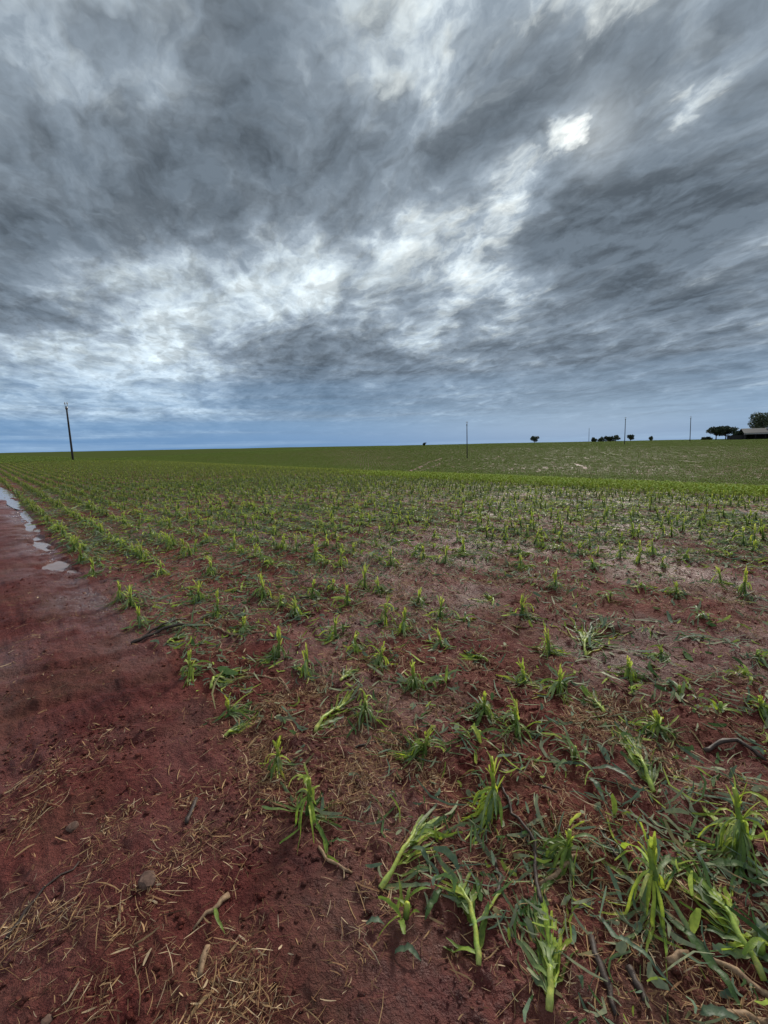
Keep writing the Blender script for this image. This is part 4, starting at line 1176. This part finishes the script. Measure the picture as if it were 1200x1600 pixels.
# ------------------------------------------------------------------ trees, bushes and the shed on the skyline
def foliage_mat(name, c0, c1):
    mt, T, bs = new_mat(name)
    oi = T.new('ShaderNodeAttribute'); oi.attribute_name = 'Col'
    T.inp(bs.inputs['Base Color'], T.mix(oi.outputs['Fac'], (*c0, 1), (*c1, 1))); bs.inputs['Roughness'].default_value = .6
    return mt
M_FOL = foliage_mat('dark_foliage', (.020, .034, .014), (.050, .075, .026))
M_FOL2 = foliage_mat('grey_foliage', (.055, .080, .040), (.13, .165, .085))
M_BARK = wood_material('bark', (.03, .022, .017), (.08, .06, .045), .9)
def at(px, dist, dz=0.0):
    d = pdir(px, 692); k = dist/math.hypot(d.x, d.y); x, y = d.x*k, d.y*k
    return Vector((x, y, float(base_z(np.array([x]), np.array([y]))[0])+dz))
def tree(px, dist, hgt, wid, label, trunk=.3, lobes=7, mat=None, leaves=1500, name='tree', cat='tree', dens=1.0, leaf=.36, seed=1):
    rs = random.Random(seed); nr = np.random.default_rng(seed)
    e = link(name, None); e.location = at(px, dist); tag(e, label, cat, 'trees and bushes on the skyline')
    th = hgt*trunk; g = Geo()
    tube(g, [Vector((0, 0, -.5)), Vector((.03, 0, th*.5)), Vector((0, .05, th)), Vector((.1, 0, hgt*.7))], [hgt*.035, hgt*.03, hgt*.026, hgt*.012], (.1, .1, .1), 9, .1)
    for i in range(5):
        a = i*1.26+rs.random(); q = Vector((0, 0, th*rs.uniform(.7, 1.05)))
        tube(g, [q, q+Vector((math.cos(a)*wid*.18, math.sin(a)*wid*.18, hgt*.12)), q+Vector((math.cos(a)*wid*.34, math.sin(a)*wid*.34, hgt*.27))], [hgt*.016, hgt*.011, hgt*.005], (.1, .1, .1), 6)
    put('trunk', g, M_BARK, e)
    cz = []
    for i in range(lobes):
        a = rs.random()*6.28; rr = rs.random()**.6*wid*.33
        cz.append((math.cos(a)*rr, math.sin(a)*rr, th+(hgt-th)*rs.uniform(.22, .74), wid*rs.uniform(.17, .26), (hgt-th)*rs.uniform(.20, .30)))
    V, F, C = [], [], []
    per = leaves//lobes
    for (cx, cy, c_z, rw, rh) in cz:
        v = nr.normal(size=(per, 3)); v /= np.linalg.norm(v, axis=1)[:, None]
        v *= (nr.uniform(.25, 1.0, (per, 1))**.45)*(1+.35*(nr.random((per, 1))-.5))
        c = v*np.array([rw, rw, rh])+np.array([cx, cy, c_z])
        u = nr.normal(size=(per, 3)); u /= np.linalg.norm(u, axis=1)[:, None]; w_ = np.cross(u, nr.normal(size=(per, 3))); w_ /= np.linalg.norm(w_, axis=1)[:, None]
        sz = leaf*nr.uniform(.5, 1.3, (per, 1))
        q = np.stack([c-u*sz, c+w_*sz*.5, c+u*sz, c-w_*sz*.5], 1)
        V.append(q.reshape(-1, 3)); C.append(np.repeat(nr.random(per), 4))
    V = np.vstack(V); C = np.concatenate(C); V[:, 2] = np.maximum(V[:, 2], .02)
    me = mesh_np('crown', V, np.arange(len(V)).reshape(-1, 4), mat or M_FOL, False); set_col(me, np.repeat(C[:, None], 3, 1))
    link('crown', me, e)
    return e
tree(835, 262, 4.0, 5.2, 'small lone bush tree on the skyline right of the middle pole', .2, 6, leaves=900, name='bush', cat='bush', seed=11)
for i, (px, h_, w_) in enumerate([(930, 3.0, 4.0), (938, 3.6, 4.2), (947, 3.4, 4.0), (954, 3.6, 4.0), (961, 3.9, 4.6)]):
    tree(px, 268, h_, w_, ['leftmost and lowest bush', 'second bush from the left', 'middle bush', 'fourth bush from the left', 'rightmost and tallest bush'][i]+' of the row left of the taller horizon pole', .12, 6, leaves=700, name='bush', cat='bush', seed=20+i)
tree(985, 268, 4.2, 5.0, 'small round tree just right of the taller horizon pole', .25, 6, leaves=800, name='bush', cat='bush', seed=31)
tree(1018, 272, 2.8, 3.0, 'tiny bush between the taller pole and the next pole', .15, 5, leaves=500, name='bush', cat='bush', seed=33)
tree(663, 300, 2.4, 3.4, 'tiny bush tip on the skyline left of the middle pole', .15, 5, leaves=400, name='bush', cat='bush', seed=34)
tree(1118, 262, 7.0, 8.6, 'left of the two round dark trees by the shed', .30, 9, leaves=2600, seed=41)
tree(1133, 266, 7.4, 9.4, 'right of the two round dark trees by the shed', .28, 10, leaves=2800, seed=42)
for i, (px, h_, w_) in enumerate([(1150, 4.2, 6.0), (1160, 4.2, 6.0), (1168, 4.6, 6.5)]):
    tree(px, 262, h_, w_, ['left', 'middle', 'right'][i]+' dark bush of the hedge beside the shed', .1, 7, leaves=1100, name='bush', cat='bush', seed=50+i)
tree(1192, 285, 13.5, 12.5, 'tall pale-leaved tree rising behind the shed roof at the right edge', .25, 12, M_FOL2, 3600, seed=61, leaf=.42)
for i, px in enumerate((1100, 1107)):
    tree(px, 264, 1.6, 3.5, ['left', 'right'][i]+' low shrub left of the two round dark trees', .1, 5, leaves=450, name='shrub', cat='shrub', seed=70+i)

def shed():
    c = at(1203, 258); e = link('farm_shed', None); e.location = c; e.scale = (.86, .86, .80); tag(e, 'open dark farm shed with pale roof edge at the right edge of the skyline', 'shed')
    d = (c-CAM); e.rotation_euler.z = -math.atan2(d.x, d.y)+.25
    M_ROOF = simple_mat('roof_sheet', (.72, .73, .74), .45); M_WALL = simple_mat('dark_boards', (.030, .028, .028), .8); M_PALE = simple_mat('pale_sheet', (.60, .60, .58), .6)
    def box(nm, x0, x1, y0, y1, z0, z1, mt_, parent=e):
        v = [(x, y, z) for z in (z0, z1) for y in (y0, y1) for x in (x0, x1)]
        f = [(0, 2, 3, 1), (4, 5, 7, 6), (0, 1, 5, 4), (2, 6, 7, 3), (0, 4, 6, 2), (1, 3, 7, 5)]
        me = bpy.data.meshes.new(nm); me.from_pydata(v, [], f); me.materials.append(mt_); return link(nm, me, parent)
    W_, Dp = 21.0, 12.0
    box('back_wall', -W_/2, W_/2, Dp-.2, Dp, 0, 3.4, M_WALL)
    box('side_wall', -W_/2, -W_/2+.2, 0.02, Dp-.22, 0, 3.4, M_WALL); box('side_wall', W_/2-.2, W_/2, 0.02, Dp-.22, 0, 3.4, M_WALL)
    for i in range(6): box('post', -W_/2+.3+i*(W_-.9)/5, -W_/2+.55+i*(W_-.9)/5, -.1, .14, 0, 3.4, M_WALL)
    box('fascia', -W_/2-.4, W_/2+.4, -.5, -.3, 3.0, 3.55, M_PALE)
    v = []; f = []
    for (y, z) in ((-.7, 3.58), (Dp/2, 6.2), (Dp+.6, 3.58)):
        for x in (-W_/2-.6, W_/2+.6): v += [(x, y, z), (x, y, z+.12)]
    # two slopes with thickness
    for k in (0, 4):
        f += [(k+1, k+3, k+7, k+5), (k, k+4, k+6, k+2), (k, k+1, k+5, k+4), (k+2, k+6, k+7, k+3)]
    f += [(0, 2, 3, 1), (8, 9, 11, 10)]
    me = bpy.data.meshes.new('roof'); me.from_pydata(v, [], f); me.materials.append(simple_mat('dark_roof', (.06, .06, .065), .6)); rf = link('roof', me, e)
    box('ridge_cap', -W_/2+9.5, W_/2+.7, Dp/2-1.4, Dp/2+.2, 5.95, 6.45, M_ROOF, rf)
    box('lower_bay', -W_/2-5.5, -W_/2-.02, 2, Dp-2, 0, 2.6, M_WALL)
shed()
